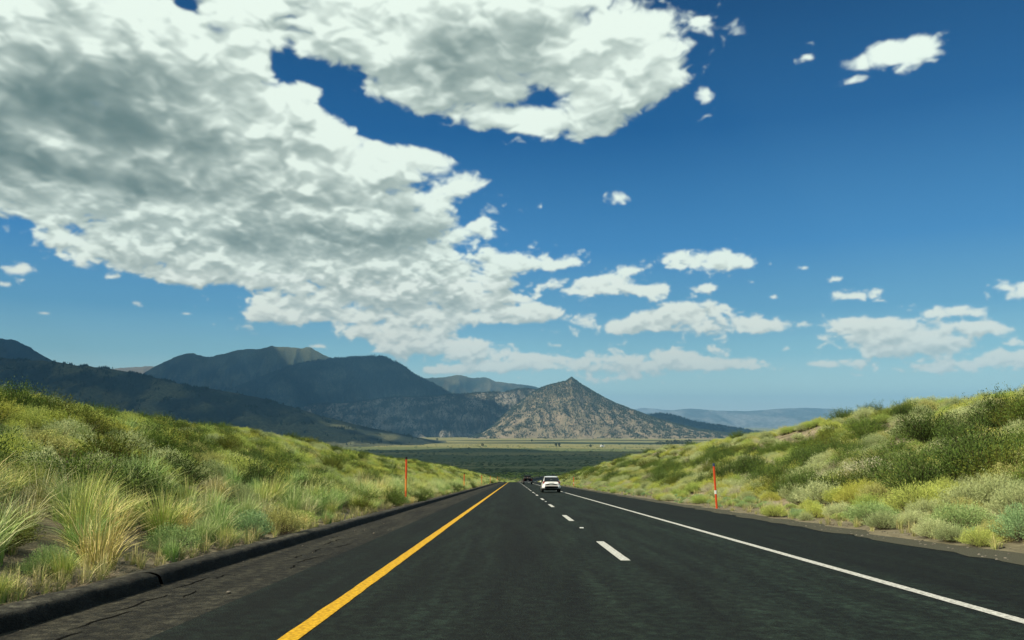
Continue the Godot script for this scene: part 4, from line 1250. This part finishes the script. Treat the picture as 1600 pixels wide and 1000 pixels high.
func make_things() -> void:
	var black := Color(0.03, 0.02, 0.02)
	var blue := Color(0.05, 0.07, 0.16)
	make_stake(-5.13, 39.3, 2.25, Vector2(0.0, 0.0), black, "nearest orange stake on the left bank with a dark top", false)
	make_stake(-5.25, 87.0, 1.75, Vector2(0.01, 0.0), black, "second orange stake along the left bank", false)
	make_stake(-5.2, 134.0, 1.8, Vector2(-0.02, 0.0), black, "third orange stake along the left bank", false)
	make_stake(-5.2, 182.0, 1.8, Vector2(0.02, 0.0), black, "fourth orange stake along the left bank", false)
	make_stake(-5.2, 262.0, 1.9, Vector2(0.0, 0.0), black, "fifth orange stake, near the end of the visible left kerb", false)
	make_stake(-6.2, 318.0, 2.1, Vector2(0.0, 0.0), black, "farthest orange stake, in the yellow grass where the road bends", false)
	make_stake(8.75, 35.8, 1.95, Vector2(-0.045, 0.02), blue, "orange stake leaning slightly at the right road edge, with white band", true)
	make_stake(8.9, 123.0, 1.6, Vector2(0.0, 0.0), blue, "small far orange stake on the right bank beyond the white car", true)
	make_car("white_car", "white hatchback car driving away in the right lane", 3.42, 77.5, Color(0.80, 0.80, 0.79))
	make_truck(2.95, 178.0)
	# litter on the verge
	rng.seed = 31
	var v := PackedVector3Array()
	for j in 7:
		for i in 7: v.append(Vector3(i * 0.025 - 0.075, rng.randf_range(0.0, 0.075), -j * 0.02 + 0.06))
	var w := put("wrapper", raw_mesh(v, grid_index(7, 7)), mat(Color(0.03, 0.20, 0.50), 0.35, 0.5))
	w.position = on_ground(-5.45, 8.9) + Vector3(0, 0.05, 0)
	tag(w, "crumpled blue wrapper lying on the left verge by the grass", "litter")
	# trees and farm buildings far out on the flat
	for q in FAR_TREES:
		var lat: float = q[0] - road_x(q[1])
		make_tree("valley_tree", q[4], Vector3(q[0], ground_y(lat, q[1]) - 0.3, -q[1]), q[2], q[3], int(q[1]) + int(q[0]))
	for q in [[980.0, 8050.0, 26.0, "pale farm building at the foot of the cone hill, the left one"], [1530.0, 7900.0, 42.0, "long white farm building right of the cone hill's foot"], [505.0, 4700.0, 22.0, "small pale shed alone in the middle of the valley"]]:
		make_building(Vector3(q[0], ground_y(q[0] - road_x(q[1]), q[1]) - 0.5, -q[1]), q[2], 12.0, 7.0, 0.2, q[3], Color(0.75, 0.74, 0.70), Color(0.55, 0.54, 0.52))

func _ready() -> void:
	# camera
	eye = Camera3D.new()
	eye.name = "camera"
	eye.position = Vector3(0, 1.3, 0)
	eye.rotation = Vector3(deg_to_rad(7.18), deg_to_rad(0.13), 0)
	eye.fov = 2.0 * rad_to_deg(atan(500.0 / 1270.0))
	eye.near = 0.1
	eye.far = 120000.0
	add_child(eye)
	# sky, air and sun
	var env := Environment.new()
	env.background_mode = Environment.BG_SKY
	env.sky = make_sky()
	env.sky_rotation = Vector3(0, PI, 0)
	env.background_energy_multiplier = 0.77
	env.tonemap_mode = Environment.TONE_MAPPER_LINEAR
	env.tonemap_exposure = 1.34
	env.fog_enabled = true
	env.fog_density = 0.000044
	env.fog_light_color = lin(0.28, 0.64, 1.0)
	env.sdfgi_enabled = true
	env.ssao_enabled = true
	env.ssil_enabled = true
	var we := WorldEnvironment.new()
	we.name = "world_environment"
	we.environment = env
	add_child(we)
	var sun := DirectionalLight3D.new()
	sun.name = "sun"
	sun.light_color = Color(1.0, 0.955, 0.86)
	sun.light_energy = 1.6
	sun.light_angular_distance = 0.53
	sun.shadow_enabled = true
	sun.look_at_from_position(Vector3.ZERO, -sun_dir)
	add_child(sun)
	# the place
	hill_noise = noise(21, 1.0 / 26.0, 3)
	rough_noise = noise(22, 1.0 / 5.0, 3)
	patch_noise = noise(23, 1.0 / 170.0, 4)
	make_ground()
	make_mountains()
	make_shade_clouds()
	make_road()
	make_things()
	make_plants()
